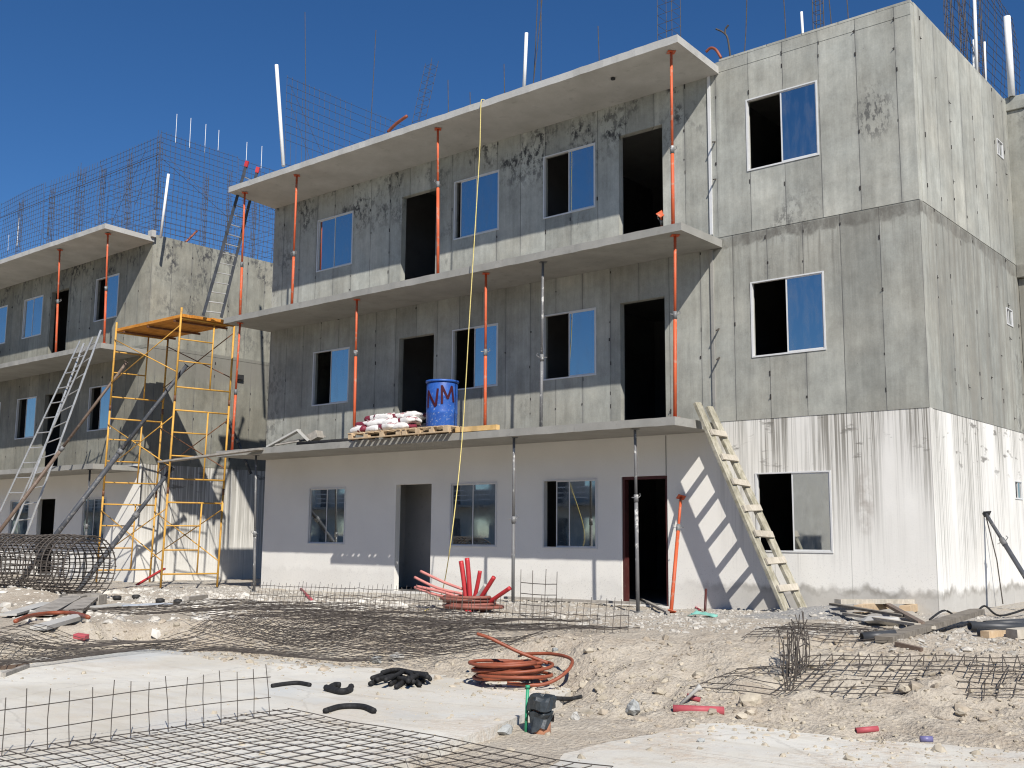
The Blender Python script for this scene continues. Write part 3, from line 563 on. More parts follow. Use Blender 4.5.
# ------------------------------------------------------------------ props, ladders, scaffold
def prop(p0, p1, mat, label, group, frac=.55, r=.030, base=True, top=True, inner=None, cat='shoring prop'):
    p0, p1 = Vector(p0), Vector(p1); d = (p1-p0).normalized(); L = (p1-p0).length; s = d.orthogonal().normalized(); t = thing('shoring_prop', label, cat, p0, group)
    m = p0+d*L*frac; inner = inner or mat
    b = MB(); b.tube(p0+d*.008, m, r, 10); b.build('outer_tube', mat, t, True)
    b = MB(); b.tube(m, p1-d*.008, r*.78, 10); o = b.build('inner_tube', inner, t, True)
    b = MB()
    k = L*frac+.1
    while k < L-.08:
        c = p0+d*k; b.tube(c-s*(r*.8), c+s*(r*.8), .006, 5); k += .12
    b.build('pin_hole', MBOX, o)
    b = MB(); b.tube(m-d*.07, m+d*.05, r*1.22, 10); b.build('collar', MGP, t, True)
    b = MB(); ang = random.uniform(0, 6); v = (s*math.cos(ang)+d.cross(s)*math.sin(ang)); b.path([m-v*.09, m+v*.05, m+v*.09+d*.03, m+v*.08+d*.07], .007, 5); b.build('pin_handle', MGP, t)
    e = s; g = d.cross(e)
    for nm, on, c in (('base_plate', base, p0), ('head_plate', top, p1)):
        if on:
            b = MB(); q = d if c is p0 else -d
            vs = [c+e*a*.065+g*h*.065+q*z for z in (0, .008) for a, h in ((-1, -1), (1, -1), (1, 1), (-1, 1))]; b.add(vs, [(0, 3, 2, 1), (4, 5, 6, 7), (0, 1, 5, 4), (1, 2, 6, 5), (2, 3, 7, 6), (3, 0, 4, 7)]); b.build(nm, mat, t)
    return t
GP = 'telescopic props shoring the balcony slabs'
YP = -1.12; S1, S2, S3 = 2.84, 5.882, 8.84
def vprop(px0, px1, z0, z1, mat, lab, fr=.55, Y=YP, inner=None):
    a = atY(*px0, Y); b = atY(*px1, Y); prop((a[0], Y, z0), (b[0], Y+.0, z1), mat, lab, GP, fr, inner=inner)
vprop((240, 316), (245, 188), S2+.004, 8.83, MOR, 'orange prop at the outer left corner of the main roof slab, ladder behind it', .42)
vprop((292, 300), (297, 172), S2+.004, 8.83, MOR, 'orange prop under the main roof slab left of the leftmost top window', .40)
vprop((438, 272), (438, 123), S2+.004, 8.83, MOR, 'orange prop under the main roof slab beside the left top floor doorway', .62)
vprop((673, 222), (671, 42), S2+.004, 8.83, MOR, 'orange prop at the right end of the main roof slab', .44)
vprop((232, 449), (240, 325), S1+.004, S2-.134, MOR, 'leaning orange prop at the left tip of the main middle balcony, beside the scaffold', .46)
vprop((354, 438), (357, 297), S1+.004, S2-.134, MOR, 'orange prop at the left end of the sack pallet', .62)
vprop((485, 430), (486, 270), S1+.004, S2-.134, MOR, 'orange prop right of the blue drum', .5)
vprop((541, 425), (543, 258), S1+.004, S2-.134, MGP, 'grey steel prop on the middle balcony, the only unpainted one there', .42)
vprop((675, 416), (675, 233), S1+.004, S2-.134, MOR, 'orange prop at the right end of the middle balcony', .56)
for px0, px1, lab, fr in [((254, 592), (256, 457), 'grey steel prop under the left end of the lowest slab, by the gap', .42), ((513, 598), (514, 437), 'mortar splashed grey prop under the lowest slab between two ground windows', .5), ((638, 612), (635, 430), 'pale grey steel prop standing in front of the ground floor red framed doorway', .62)]:
    a = atY(*px0, YP); b = atY(*px1, YP); prop((a[0], YP, H(a[0], YP)+.004), (b[0], YP, S1-.135), MGP, lab, GP, fr)
g0 = G(671, 613); t0 = atY(681, 497, -.06); prop(g0+np.array([0, 0, .01]), t0, MOR, 'short orange prop leaning on the white wall right of the red framed doorway', 'loose props leaning about', .72)
a = atY(656, 222, -.2); b = atY(663, 199, -.2); prop((-4.86, .9, 5.95), (-4.40, -.02, 6.55), MOR, 'orange prop slanting inside the top floor doorway', 'loose props leaning about', .85)
OLz = OL[2]
for px0, px1, z0, z1, lab, mt, Y in [((56, 350), (60, 248), S2+OLz-.018, 8.70, 'orange prop in front of the left block top doorway', MOR, -1.55), ((105, 330), (108, 233), S2+OLz-.018, 8.70, 'orange prop at the right end of the left block roof slab', MOR, -1.55), ((85, 560), (90, 470), None, 2.58, 'dark grey prop under the lowest slab of the left block', MDK, -1.5)]:
    a = atY(*px0, Y); b = atY(*px1, Y); z = H(a[0], Y) if z0 is None else z0
    prop((a[0] if z0 else b[0], Y, z+.004), (b[0], Y, z1), mt, lab, GP, .5)
# steel prop against the end wall at right
t0 = atX(986, 514, .03); g = G(1032, 590); prop(G(1047, 612), t0, MDK, 'dark steel prop leaning on the white end wall at far right', 'loose props leaning about', .7, r=.035)
b = MB(); q0 = atX(986, 516, .03); q1 = atX(1003, 604, .12); b.path([q0, lerp(q0, q1, .5)+np.array([.03, .02, 0]), q1], .010, 5); tag(b.build('steel_rod', MRB, None, origin=q1), 'thin rusty rod hanging down the white end wall beside the dark prop', 'rod')

def ladder(name, label, A0, A1, B0, B1, n, mat, w, t, rung_mat=None, flat=False, f0=.05, f1=.96, group=None, feet=False):
    A0, A1, B0, B1 = map(lambda p: Vector([float(q) for q in p]), (A0, A1, B0, B1)); root = thing(name, label, 'ladder', (A0+B0)/2, group)
    nrm = (A1-A0).cross(B0-A0).normalized()
    for P, Q in ((A0, A1), (B0, B1)):
        b = MB(); b.beam(P, Q, w, t, nrm) if flat else b.beam(P, Q, w, t, (B0-A0)); b.build('stile', mat, root, bevel=.003)
    for i in range(n):
        f = f0+(f1-f0)*i/(n-1); p, q = A0.lerp(A1, f), B0.lerp(B1, f); b = MB()
        if flat:
            e = (q-p).normalized(); k = nrm*flat; o_ = Vector((0, 0, random.uniform(-.012, .012))); b.beam(p-e*.04+k+o_, q+e*.04+k-o_, .10, .034, nrm)
        else: b.tube(p, q, .014, 8)
        b.build('rung', rung_mat or mat, root)
    return root
# wooden ladder against the right end of the lowest slab
A1 = atY(697, 403, -.66); B1 = atY(709, 407, -.22); A0 = atY(787, 619, -.66); B0 = atY(804, 616, -.22)
A0[2] = H(A0[0], A0[1])+.0; B0[2] = H(B0[0], B0[1])+.0
ladder('wooden_ladder', 'rough wooden ladder leaning on the end of the lowest slab, throwing a broad shadow', A0, A1, B0, B1, 7, MWDM, .15, .055, MWD, flat=-.05, f0=.10, f1=.845)

# scaffold
sc = thing('scaffold', 'yellow tubular scaffold tower with an orange plank deck between the two blocks', 'scaffold', (-17.4, -1.1, -.22))
bB = np.array([-16.27, -1.95]); fr = np.array([.42, 1.18]); bA = np.array([-19.45, -1.72]); 
bD = bB+fr; bE = bA+fr*np.array([1.0, 1.0])
tB, tA = np.array([-16.17, -1.85]), np.array([-19.0, -1.85]); tD, tE = tB+np.array([.15, 1.35]), tA+np.array([.15, 1.35])
def leg(b0, t0, z): f = (z+.2)/6.2; return Vector((b0[0]*(1-f)+t0[0]*f, b0[1]*(1-f)+t0[1]*f, z))
RZ = [.10, .63, 1.17, 1.69, 2.22, 2.74, 3.27, 3.78, 4.31, 4.91, 5.42, 5.90]
for (p0, p1, q0, q1) in ((bB, tB, bD, tD), (bA, tA, bE, tE)):
    for k in range(3):
        zb, zt = (-.2 if k == 0 else RZ[4*k]-.265), RZ[4*k+3]+.262
        if k == 2: zt = 6.15
        b = MB(); b.tube(leg(p0, p1, zb), leg(p0, p1, zt), .024, 10); b.tube(leg(q0, q1, zb), leg(q0, q1, zt if k < 2 else 5.95), .024, 10)
        for j, z in enumerate(RZ[4*k:4*k+4]):
            a, c = leg(p0, p1, z), leg(q0, q1, z)
            if j in (0, 3): b.tube(a, c, .019, 8)
            else: b.tube(a, a.lerp(c, .62), .016, 8)
        a0, a1 = leg(p0, p1, RZ[4*k]).lerp(leg(q0, q1, RZ[4*k]), .62), leg(p0, p1, RZ[4*k+3]).lerp(leg(q0, q1, RZ[4*k+3]), .62); b.tube(a0, a1, .019, 8)
        b.build('frame', MYL, sc, True)
        for P, Q in ((p0, p1), (q0, q1)):
            if k: c = leg(P, Q, zb); b = MB(); b.tube(c-Vector((0, 0, .07)), c+Vector((0, 0, .07)), .028, 10); b.build('coupler', MBR, sc, True)
for k in range(3):
    for (p0, p1, q0, q1, mt) in ((bA, tA, bB, tB, MYL), (bE, tE, bD, tD, MBR)):
        zl, zh = RZ[4*k]+.28, RZ[4*k+3]-.15
        if k == 2: zl, zh = 4.65, 5.72
        m2 = MYL if mt is MYL or k < 1 else mt
        for za, zb in ((zl, zh), (zh, zl)):
            b = MB(); b.tube(leg(p0, p1, za)+Vector((0, -.02, 0)), leg(q0, q1, zb)+Vector((0, -.02 if za < zb else .0, 0)), .013, 7); b.build('cross_brace', m2, sc, True)
for k in range(6):
    f = (k+.5)/6; a = leg(bA, tA, 5.96).lerp(leg(bE, tE, 5.96), f); c = leg(bB, tB, 5.96).lerp(leg(bD, tD, 5.96), f); d = (c-a).normalized()
    b = MB(); b.beam(a+d*(-.02 if k < 2 else -.12+random.uniform(-.1, .1)), c+d*(.05+random.uniform(0, .12)), .225, .07); b.build('deck_plank', MDECK, sc, bevel=.004)
for f in (.12, .5, .9):
    b = MB()
    a = leg(bA, tA, 5.90).lerp(leg(bB, tB, 5.90), f); c = leg(bE, tE, 5.90).lerp(leg(bD, tD, 5.90), f); b.beam(a+Vector((0, 0, -.02)), c+Vector((0, 0, -.02)), .05, .045); b.build('deck_bearer', MBR, sc)
# red clamp at foot
b = MB(); b.beam((-17.9, -1.55, -.2), (-17.35, -1.2, .18), .14, .035); tag(b.build('red_plank', MRPI, None, origin=(-17.9, -1.55, -.2)), 'short red board tilted on the ground at the foot of the scaffold', 'board')
b = MB(); b.beam(atY(161, 462, -1.9), atY(262, 449, -1.35), .20, .04); tag(b.build('plank', MWG, None, origin=atY(161, 462, -1.9)), 'grey plank bridging from the scaffold to the lowest slab of the main block', 'plank')

# slanted shores near scaffold
for p, q, mt, lab in [((52, 540), (187, 365), MDK, 'dark blue steel shore slanting up through the scaffold, highest of the slanting shores'), ((8, 520), (127, 362), MBS, 'brown steel shore slanting up in front of the left block, left of the scaffold'), ((100, 562), (172, 468), MDK, 'dark steel shore rising low behind the scaffold from the wire roll')]:
    a = atY(*p, -3.4); b_ = atY(*q, -1.55 if q[0] < 180 else -1.2)
    d = (a-b_)/np.linalg.norm(a-b_)
    while a[2] > -.22: a = a+d*.05
    prop(a, b_, mt, lab, 'slanting shores by the scaffold', .6, r=.058 if mt is not MBS else .045)
for (p, q, lab) in [((232, 470), (209, 418), 'dark shore behind the scaffold by the orange leaning prop'),]:
    a = atX(246, 452, -19.6); b_ = atX(228, 418, -19.9); prop(a+np.array([0, .2, -.6]), b_, MDK, lab, 'slanting shores by the scaffold', .6, r=.04)

# aluminium ladders
A1 = atY(84, 343, -1.95); A0 = atY(3, 545, -3.2); B1 = atY(101, 330, -1.95); B0 = atY(18, 545, -3.0)
for Q in (A0, B0): Q[2] = min(Q[2], .3)
ladder('extension_ladder', 'silver extension ladder leaning on the left block middle slab', A0, A1, B0, B1, 14, MALU, .022, .05, f0=.04, f1=.95)
A1b = atY(80, 341, -2.05); A0b = atY(-4, 520, -3.0); b1 = atY(93, 337, -2.05); b0 = atY(12, 520, -2.8)
ladder('extension_ladder', 'second silver ladder section slid over the extension ladder on the left block', A0b, A1b, b0, b1, 10, MALU, .02, .045, f0=.15, f1=.9)
A0 = atY(203, 318, -1.45); B0 = atY(221, 321, -1.05); A1 = atY(246, 166, -1.02); B1 = atY(257, 172, -.62)
A0[2] = B0[2] = 5.99
lad = ladder('extension_ladder', 'dark narrow ladder standing on the scaffold deck with red tips above the main roof slab', A0, A1, B0, B1, 15, MALD, .03, .065, MALU, f0=.03, f1=.93)
for P, Q in ((A0, A1), (B0, B1)):
    d = (np.array(Q)-np.array(P)); d /= np.linalg.norm(d); b = MB(); b.beam(Vector(Q)-Vector(d)*.02, Vector(Q)+Vector(d)*.12, .05, .085); b.build('stile_cap', MRPI, lad)

# ------------------------------------------------------------------ on the balcony: pallets, sacks, drum, timber
def pallet(x0, x1, y0, y1, z, label, mat=MPA):
    t = thing('pallet', label, 'pallet', ((x0+x1)/2, (y0+y1)/2, z), 'wooden pallets on the lowest slab'); 
    for f in (0, .5, 1):
        y = y0+.04+f*(y1-y0-.08)
        for xx in np.linspace(x0, x1-.12, 4): b = MB(); b.box((xx, y-.04, z+.022), (xx+.12, y+.04, z+.10)); b.build('block', mat, t)
    for f in range(3):
        b = MB(); y = y0+.05+f*(y1-y0-.1)/2; b.box((x0, y-.05, z+.001), (x1, y+.05, z+.021)); b.build('bottom_board', mat, t)
    k = 9
    for i in range(k):
        b = MB(); x = x0+(x1-x0-.095)*i/(k-1); b.box((x, y0-random.uniform(0, .02), z+.101), (x+.095, y1, z+.122)); b.build('top_board', mat, t)
ZS = 2.846
pallet(-10.66, -9.20, -1.52, -.40, ZS, 'wooden pallet under the red and white sacks')
pallet(-9.16, -7.98, -1.52, -.40, ZS, 'wooden pallet under the blue drum', MPA)
b = MB(); b.beam((-8.0, -1.25, ZS+.05), (-7.05, -1.22, ZS+.05), .10, .09); tag(b.build('timber_beam', MNW, None, origin=(-8, -1.25, ZS)), 'fresh orange timber lying on the slab right of the drum pallet', 'timber')
# sacks
def sack_mesh():
    b = MB(); nu, nv = 34, 18; L, W, T = .255, .19, .074; vs = []; fs = []
    for j in range(nv+1):
        ph = -math.pi/2+math.pi*j/nv
        for i in range(nu):
            th = 2*math.pi*i/nu; ce = lambda a, e: math.copysign(abs(a)**e, a)
            x = L*ce(math.cos(ph), .5)*ce(math.cos(th), .45); y = W*ce(math.cos(ph), .5)*ce(math.sin(th), .45); z = T*ce(math.sin(ph), .75)
            k = 1-.35*max(0, abs(x)/L-.75)/.25; w_ = .011*float(vnoise(x*17+3, y*17, 4))+.007*float(vnoise(x*40, y*34+z*30, 6)); vs.append((x*(1+w_), y*(1+1.5*w_), z*k+w_+.014*math.sin(11*x+5*y)+.012*math.sin(23*y+7*x)))
    for j in range(nv):
        for i in range(nu): fs.append((j*nu+i, j*nu+(i+1) % nu, (j+1)*nu+(i+1) % nu, (j+1)*nu+i))
    b.add(vs, fs); return b
sk0 = sack_mesh().build('cement_sack', MBAG, None, True)
SK = [(-10.66, -1.24, 0, 'sack at the pile foot touching the orange prop'), (-10.22, -1.22, 0, 'bottom front sack second from the orange prop'), (-9.80, -1.24, 0, 'bottom front sack third from the orange prop'), (-9.45, -1.20, 0, 'bottom front sack at the right corner'),
      (-10.60, -.72, 0, 'bottom rear sack behind the orange prop'), (-10.0, -.72, 0, 'bottom rear sack mid way along the wall side'), (-9.50, -.74, 0, 'bottom rear sack nearest the dark doorway'),
      (-10.62, -1.14, 1, 'second layer front sack at the left end'), (-10.18, -1.18, 1, 'second layer front sack left of centre'), (-9.78, -1.14, 1, 'second layer front sack right of centre'), (-9.42, -1.10, 1, 'second layer front sack at the right end'), (-10.1, -.74, 1, 'second layer sack on the wall side'),
      (-10.50, -1.0, 2, 'topmost sack at the left end'), (-10.10, -1.08, 2, 'topmost sack left of the peak'), (-9.78, -.98, 2, 'topmost sack at the peak'), (-9.44, -.95, 2, 'topmost sack toward the drum')]
for i, (x, y, l, lab) in enumerate(SK):
    o = sk0 if i == 0 else sk0.copy()
    if i: C.objects.link(o)
    o.location = (-9.42+(x+9.42)*.90, y, ZS+.122+.068+l*.115); o.rotation_euler = (random.uniform(-.08, .08), random.uniform(-.1, .1), random.choice((0, math.pi))+random.uniform(-.2, .2)); tag(o, 'red and white '+lab, 'sack', 'cement sacks piled on the pallet')
# drum
dr = thing('drum', 'blue plastic drum splashed with cement, dark red letters N M on its side', 'drum', (-8.68, -.95, ZS+.124))
Z0 = ZS+.124
b = MB(); hh = .92; prof = [(.26, 0), (.29, .02), (.30, .06), (.302, .28), (.308, .30), (.302, .32), (.302, .58), (.308, .60), (.302, .62), (.30, .84), (.285, .88)]
b.lathe([(r*.98, z) for r, z in prof], 32, (-8.68, -.95, Z0)); b.build('body', MDR, dr, True)
b = MB(); b.lathe([(.275, .872), (.312, .875), (.316, .895), (.312, .915), (.285, .92), (.27, .905), (.05, .903)], 32, (-8.68, -.95, Z0)); b.build('rim', MDR, dr, True)
MLET = m_plain('dark_red_paint', (.05, .008, .018), .7, .2, 0, .3, 30)
def letter(strokes, ang, w=.26, h=.34, zc=.52):
    b = MB()
    for (x0, y0, x1, y1) in strokes:
        n = 6; pts = []
        for k in range(n+1):
            f = k/n; u = (x0+(x1-x0)*f-.5)*w; v = zc+(y0+(y1-y0)*f-.5)*h; a = ang+u/.30; rr = .302
            pts.append(Vector((-8.68+rr*math.cos(a), -.95+rr*math.sin(a), Z0+v)))
        for k in range(n):
            p, q = pts[k], pts[k+1]; nr = Vector((p.x+8.68, p.y+.95, 0)).normalized(); b.beam(p, q+(q-p)*.15, .042, .008, nr)
    b.build('letter', MLET, dr)
fa = math.atan2(CAM[1]+.95, CAM[0]+8.68)
letter([(.06, 0, .04, 1), (.04, 1, .5, .3), (.5, .3, .82, 1), (.82, 1, 1, .15)], fa+.36, .25, .34, .62)
letter([(.05, 0, .05, .85), (.05, .95, .8, .05), (.85, .1, .98, 1)], fa-.66, .24, .34, .56)
# timber pile and rubber at left on lowest slab
YB = -.7
def board(px0, px1, Y0, Y1, w, t, mat, lab, name='board', cat='board', grp=None, dz=0):
    a, c = atY(*px0, Y0), atY(*px1, Y1); a[2] += dz; c[2] += dz
    b = MB(); b.beam(a, c, w, t); return tag(b.build(name, mat, None, origin=a), lab, cat, grp)
GB = 'offcuts heaped on the left end of the lowest slab'
board((268, 447), (299, 430), -1.0, -.85, .12, .04, MPL, 'whitish board sloping up from the slab at left, forming a tent with another', grp=GB)
board((298, 430), (309, 441), -.9, -.75, .14, .05, MPL, 'whitish short board sloping down to the right on the tent of offcuts', grp=GB)
board((309, 440), (320, 434), -.6, -.55, .22, .16, MWG, 'dark chunky wood block right of the tent of offcuts', grp=GB)
for k in range(5): board((276+4*k, 445-k), (300+6*k, 441-k*1.2), -1.0+.14*k, -.8+.1*k, .09, .03, (MWG, MDK)[k % 2], ['flat grey strip nearest the slab edge under the tent of offcuts', 'dark strip under the tent of offcuts', 'weathered strip in the middle of the offcuts', 'black strip toward the wall in the offcuts', 'grey strip at the back of the offcuts'][k], grp=GB)
for k, (w_, l_) in enumerate([(0, 'lowest black pipe of the bundle lying on the slab left of the sacks'), (1, 'upper black pipe of the bundle lying on the slab left of the sacks'), (2, 'rear black pipe of the bundle beside the wall, left of the sacks')]):
    b = MB(); b.tube((-12.9, -.95+.25*k, 2.90), (-10.95, -.92+.22*k, 2.90+.02*k), .05, 10); tag(b.build('pipe', MBLK, None, True, (-12.9, -.9, 2.88)), l_, 'pipe', 'black pipes on the lowest slab')
# yellow rope from roof slab to the ground
b = MB(); p0 = atY(482, 96, -1.36); p1 = atY(470, 310, -1.50); p2 = atY(462, 440, -1.45); p3 = atY(450, 548, -1.9); p4 = G(440, 600); p5 = G(425, 612)
ctrl = [np.array([p0[0], -.7, 8.975]), np.array([p0[0], -1.2, 9.0]), np.array([p0[0], -1.36, 8.985]), np.array([p0[0], -1.385, 8.90]), np.array([p0[0], -1.39, 8.75]), np.array([p0[0]-.005, -1.39, 8.4]), np.array([p0[0]-.02, -1.40, 7.7]), p1, p2, p3, p4+np.array([0, 0, .03]), p5+np.array([0, 0, .02])]
def smooth(ctrl, k=10):
    P = [ctrl[0]]+list(ctrl)+[ctrl[-1]]; out = []
    for i in range(1, len(P)-2):
        for j in range(k):
            t = j/k; a, b_, c, d = (np.array(q, float) for q in P[i-1:i+3]); out.append(.5*((2*b_)+(-a+c)*t+(2*a-5*b_+4*c-d)*t*t+(-a+3*b_-3*c+d)*t**3))
    out.append(np.array(ctrl[-1], float)); return out
b.path(smooth(ctrl, 12), .009, 6); tag(b.build('rope', MROP, None, True, p5), 'yellow rope hanging from the roof slab down to the ground', 'rope')

# ------------------------------------------------------------------ rebar
def bars_plane(b, o, u, v, nu, nv, r, wob=.006, keep=1.0, seed=0, over=.05):
    """grid sheet: nu cells along u, nv along v"""
    rg = random.Random(seed); o, u, v = (np.array(q, float) for q in (o, u, v)); nrm = np.cross(u, v); nrm /= np.linalg.norm(nrm)
    uu, vv = u/np.linalg.norm(u), v/np.linalg.norm(v)
    bow = [rg.uniform(-1, 1) for _ in range(6)]
    def P(a, c): return o+u*a+v*c+nrm*(wob*6*(bow[0]*math.sin(3.1*a+bow[1])+bow[2]*math.sin(5*c+2*a+bow[3])))
    for i in range(nu+1):
        if rg.random() > keep: continue
        a = i/nu; j = rg.uniform(-wob, wob); b.path([P(a, k/6)+uu*j+(vv*over if k == 6 else -vv*over*.4 if k == 0 else 0) for k in range(7)], r, 4, False)
    for i in range(nv+1):
        if rg.random() > keep: continue
        c = i/nv; j = rg.uniform(-wob, wob); b.path([P(k/10, c)+vv*j+nrm*2*r for k in range(11)], r, 4, False)
GRM = 'mesh panels standing on the roofs'
zr = 8.90
def column(x, y, z0, z1, lab, tilt=(0, 0), s=.10, r=.007, grp='rebar columns rising from the roofs'):
    b = MB(); T = np.array([tilt[0], tilt[1], 0.])
    for a, c in ((-1, -1), (1, -1), (1, 1), (-1, 1)): b.path([np.array([x+a*s/2, y+c*s/2, z0]), np.array([x+a*s/2, y+c*s/2, z1+random.uniform(-.1, .15)])+T], r, 4)
    z = z0+.1
    while z < z1-.05:
        f = (z-z0)/(z1-z0); q = T*f; pts = [np.array([x+a*s/2, y+c*s/2, z])+q for a, c in ((-1, -1), (1, -1), (1, 1), (-1, 1), (-1, -1))]; b.path(pts, r*.7, 4, False); z += .17
    return tag(b.build('rebar_column', MRB, None, origin=(x, y, z0)), lab, 'rebar column', grp)
FY = -.33
for i, (x0, x1, lab) in enumerate([(-23.2, -20.05, 'mesh panel over the left block front, nearest its corner'), (-26.4, -23.25, 'mesh panel over the left block front, second from its corner'), (-29.6, -26.45, 'mesh panel over the left block front, reaching the left border'), (-33.2, -29.65, 'mesh panel over the left block front, mostly beyond the left border')]):
    b = MB(); bars_plane(b, (x0, FY, zr), (x1-x0, 0, 0), (0, 0, 2.78+random.uniform(-.08, .08)), int((x1-x0)/.15), 19, .0052, .010, .95, 50+i)
    b.path([(x0, FY-.02, zr+2.25), (x1, FY-.02, zr+2.25)], .010, 4); tag(b.build('mesh_panel', MRB, None, origin=(x0, FY, zr)), lab, 'wire mesh', GRM)
for i, (y0, y1, lab) in enumerate([(-.3, 2.2, 'mesh panel over the left block end wall, next to the corner'), (2.25, 5.2, 'mesh panel over the left block end wall, behind the dark ladder')]):
    b = MB(); bars_plane(b, (-20.07, y0, zr), (0, y1-y0, 0), (0, 0, 2.9-.05*i), int((y1-y0)/.15), 19, .0052, .010, .95, 60+i)
    b.path([(-20.05, y0, zr+2.2), (-20.05, y1, zr+.9)], .006, 4); tag(b.build('mesh_panel', MRB, None, origin=(-20.07, y0, zr)), lab, 'wire mesh', GRM)
for i, (x0, y0, x1, y1, hgt, lab) in enumerate([(-23.6, .2, -23.6, 4.5, 2.5, 'inner mesh panel crossing the left block roof, nearer the corner'), (-27.6, .2, -27.6, 4.5, 2.6, 'inner mesh panel crossing the left block roof, further left'), (-24, 4.6, -20.1, 4.6, 2.5, 'inner mesh panel at the rear of the left block roof behind the dark ladder'), (-22.0, 5.4, -20.2, 5.4, 2.3, 'tangled rear mesh panel right of the dark ladder on the left block roof')]):
    b = MB(); L = math.hypot(x1-x0, y1-y0); bars_plane(b, (x0, y0, zr), (x1-x0, y1-y0, 0), (0, 0, hgt), int(L/.17), int(hgt/.17), .0048, .014, .9, 70+i); tag(b.build('mesh_panel', MRB, None, origin=(x0, y0, zr)), lab, 'wire mesh', GRM)
ci = ['at the left block corner', 'first left of the left block corner', 'second left of the left block corner', 'third left of the left block corner', 'fourth left of the left block corner', 'at the left border of the photo']
for k, px in enumerate((157, 128, 102, 80, 52, 22)):
    q = atY(px, 190, FY+.06); column(q[0], FY+.08, zr, zr+2.85-(0 if k in (0, 3) else .25), 'thin rebar column '+ci[k], s=.10 if k != 3 else .16)
for k, (y, hgt) in enumerate(((1.25, 2.1), (2.0, 2.35), (2.9, 2.0), (3.7, 2.2))): column(-20.15, y, zr, zr+hgt, 'thin rebar column on the left block end wall, '+['first', 'second', 'third', 'fourth'][k]+' back from the corner', s=.07)
for k, (p, q) in enumerate([((112, 222), (146, 150)), ((150, 165), (135, 205)), ((160, 150), (213, 200)), ((25, 215), (50, 245))]):
    b = MB(); b.path([atY(*p, .1), atY(*q, .1)], .006, 4); tag(b.build('rebar_rod', MRB, None, origin=atY(*p, .1)), ['rod rising to the right inside the left roof mesh', 'short rod bracing the corner column of the left roof mesh', 'rod falling to the right behind the left roof end mesh', 'rod at the far left low inside the roof mesh'][k], 'rod', 'loose diagonal rods in the roof mesh')
# white pipes
GPV = 'white pipes standing on the roofs'
def pipe(p, q, r, lab, mat=MPVC, grp=GPV, name='pipe', n=10):
    b = MB(); b.hollow(q, p, r, r*.8, n); return tag(b.build(name, mat, None, True, q), lab, 'pipe', grp)
pipe(atY(168.5, 174, -.5), atY(160.5, 238, -.5), .035, 'white pipe leaning at the corner of the left block roof')
pipe(atY(276.5, 65, .05), atY(283.5, 166, .05), .045, 'tall white pipe at the left end of the main roof')
pipe(atY(526.5, 33, .3), atY(524, 90, .3), .035, 'white pipe standing mid way along the main roof')
for i, (x, y0, y1, X) in enumerate([(19, 218, 245, 3), (9, 235, 250, 3), (177, 114, 142, 6), (191, 118, 147, 6), (206, 124, 152, 6), (219, 130, 150, 7), (247, 142, 160, 7), (262, 146, 168, 7)]):
    a = atY(x, y0, X); c = np.array([a[0], X, zr]); cr_ = thing('rebar_rod', 'rod with a thin white sleeve above the left roof, '+['outermost left', 'at the left border', 'first right of the corner mesh', 'second right of the corner mesh', 'third right of the corner mesh', 'fourth right of the corner mesh', 'over the left ladder tip', 'over the right ladder tip'][i], 'rod', c, 'white topped rods rising from the left roof'); m_ = np.array([a[0], X, max(zr+.3, atY(x, y1, X)[2])]); b = MB(); b.tube(c, m_, .005, 5); b.build('bar', MRB, cr_); b = MB(); b.tube(m_, a, .010, 6); b.build('segment', MPVC, cr_)  # upper stretch of each rod is white and thicker than the bar below
# main roof
b = MB(); bars_plane(b, (-15.2, .12, zr), (0, 4.6, 0), (0, 0, 3.25), 26, 16, .0050, .012, .94, 90); b.path([(-15.18, .2, 12.0), (-15.18, 2.4, 9.0)], .006, 4); b.path([(-15.18, .2, 11.6), (-15.18, 1.6, 9.0)], .006, 4)
tag(b.build('mesh_panel', MRB, None, origin=(-15.2, .12, zr)), 'mesh panel over the left end of the main roof beside the tall white pipe', 'wire mesh', GRM)
def rod(p, q, r, lab, grp='bare rods standing on the main roof', mat=MRB, bend=0):
    p, q = np.array(p, float), np.array(q, float); m = (p+q)/2+np.array([bend, 0, 0]); b = MB(); b.path(smooth([q, m, p], 5), r, 5); return tag(b.build('rebar_rod', mat, None, origin=q), lab, 'rod', grp)
def roofrod(px, py, Y, r, lab, base=None, bend=.02):
    a = atY(px, py, Y); c = np.array([a[0]+.03, Y, zr]) if base is None else np.array([atY(*base, Y)[0], Y, zr]); rod(a, c, r, lab, bend=bend)
RR = [(305, 12, 1.5, (309, 130), 'tall thin rod over the main roof behind the left mesh'), (376, 30, 1.5, (368, 110), 'thin rod above the left part of the main roof, right of the mesh'), (448, 80, 1.0, None, 'short rod above the main roof left of the rope'), (470, 92, 1.0, None, 'short bent rod above the main roof, just left of the rope'), (543, -10, .5, (527, 85), 'rod leaning behind the mid roof white pipe'), (538, -12, .6, (530, 85), 'dark rod leaning just left of the crossed rods by the mid roof white pipe'), (541, -10, .8, (540, 80), 'upright rod right of the mid roof white pipe'),
      (598, 26, 1.2, None, 'lonely thin rod above the main roof between the white pipe and rebar ladder'), (504, 64, 1.2, None, 'very short rod left of the mid roof white pipe'), (747, -10, .6, (742, 55), 'rod over the projecting block left of its window'), (783, -10, .8, (785, 40), 'rod over the projecting block above its window'), (846, -10, .8, (847, 20), 'short rod over the projecting block left of the corner'), (828, -10, 1.0, None, 'faint rod over the projecting block beside the rebar column')]
for px, py, Y, base, lab in RR: roofrod(px, py, Y, .009, lab, base)
q = atY(408, 122, .5); tq = atY(432, 62, .5); column(q[0], .5, zr, tq[2], 'tilted rebar column on the main roof between the mesh and the rope', (tq[0]-q[0], 0), s=.2, r=.006)
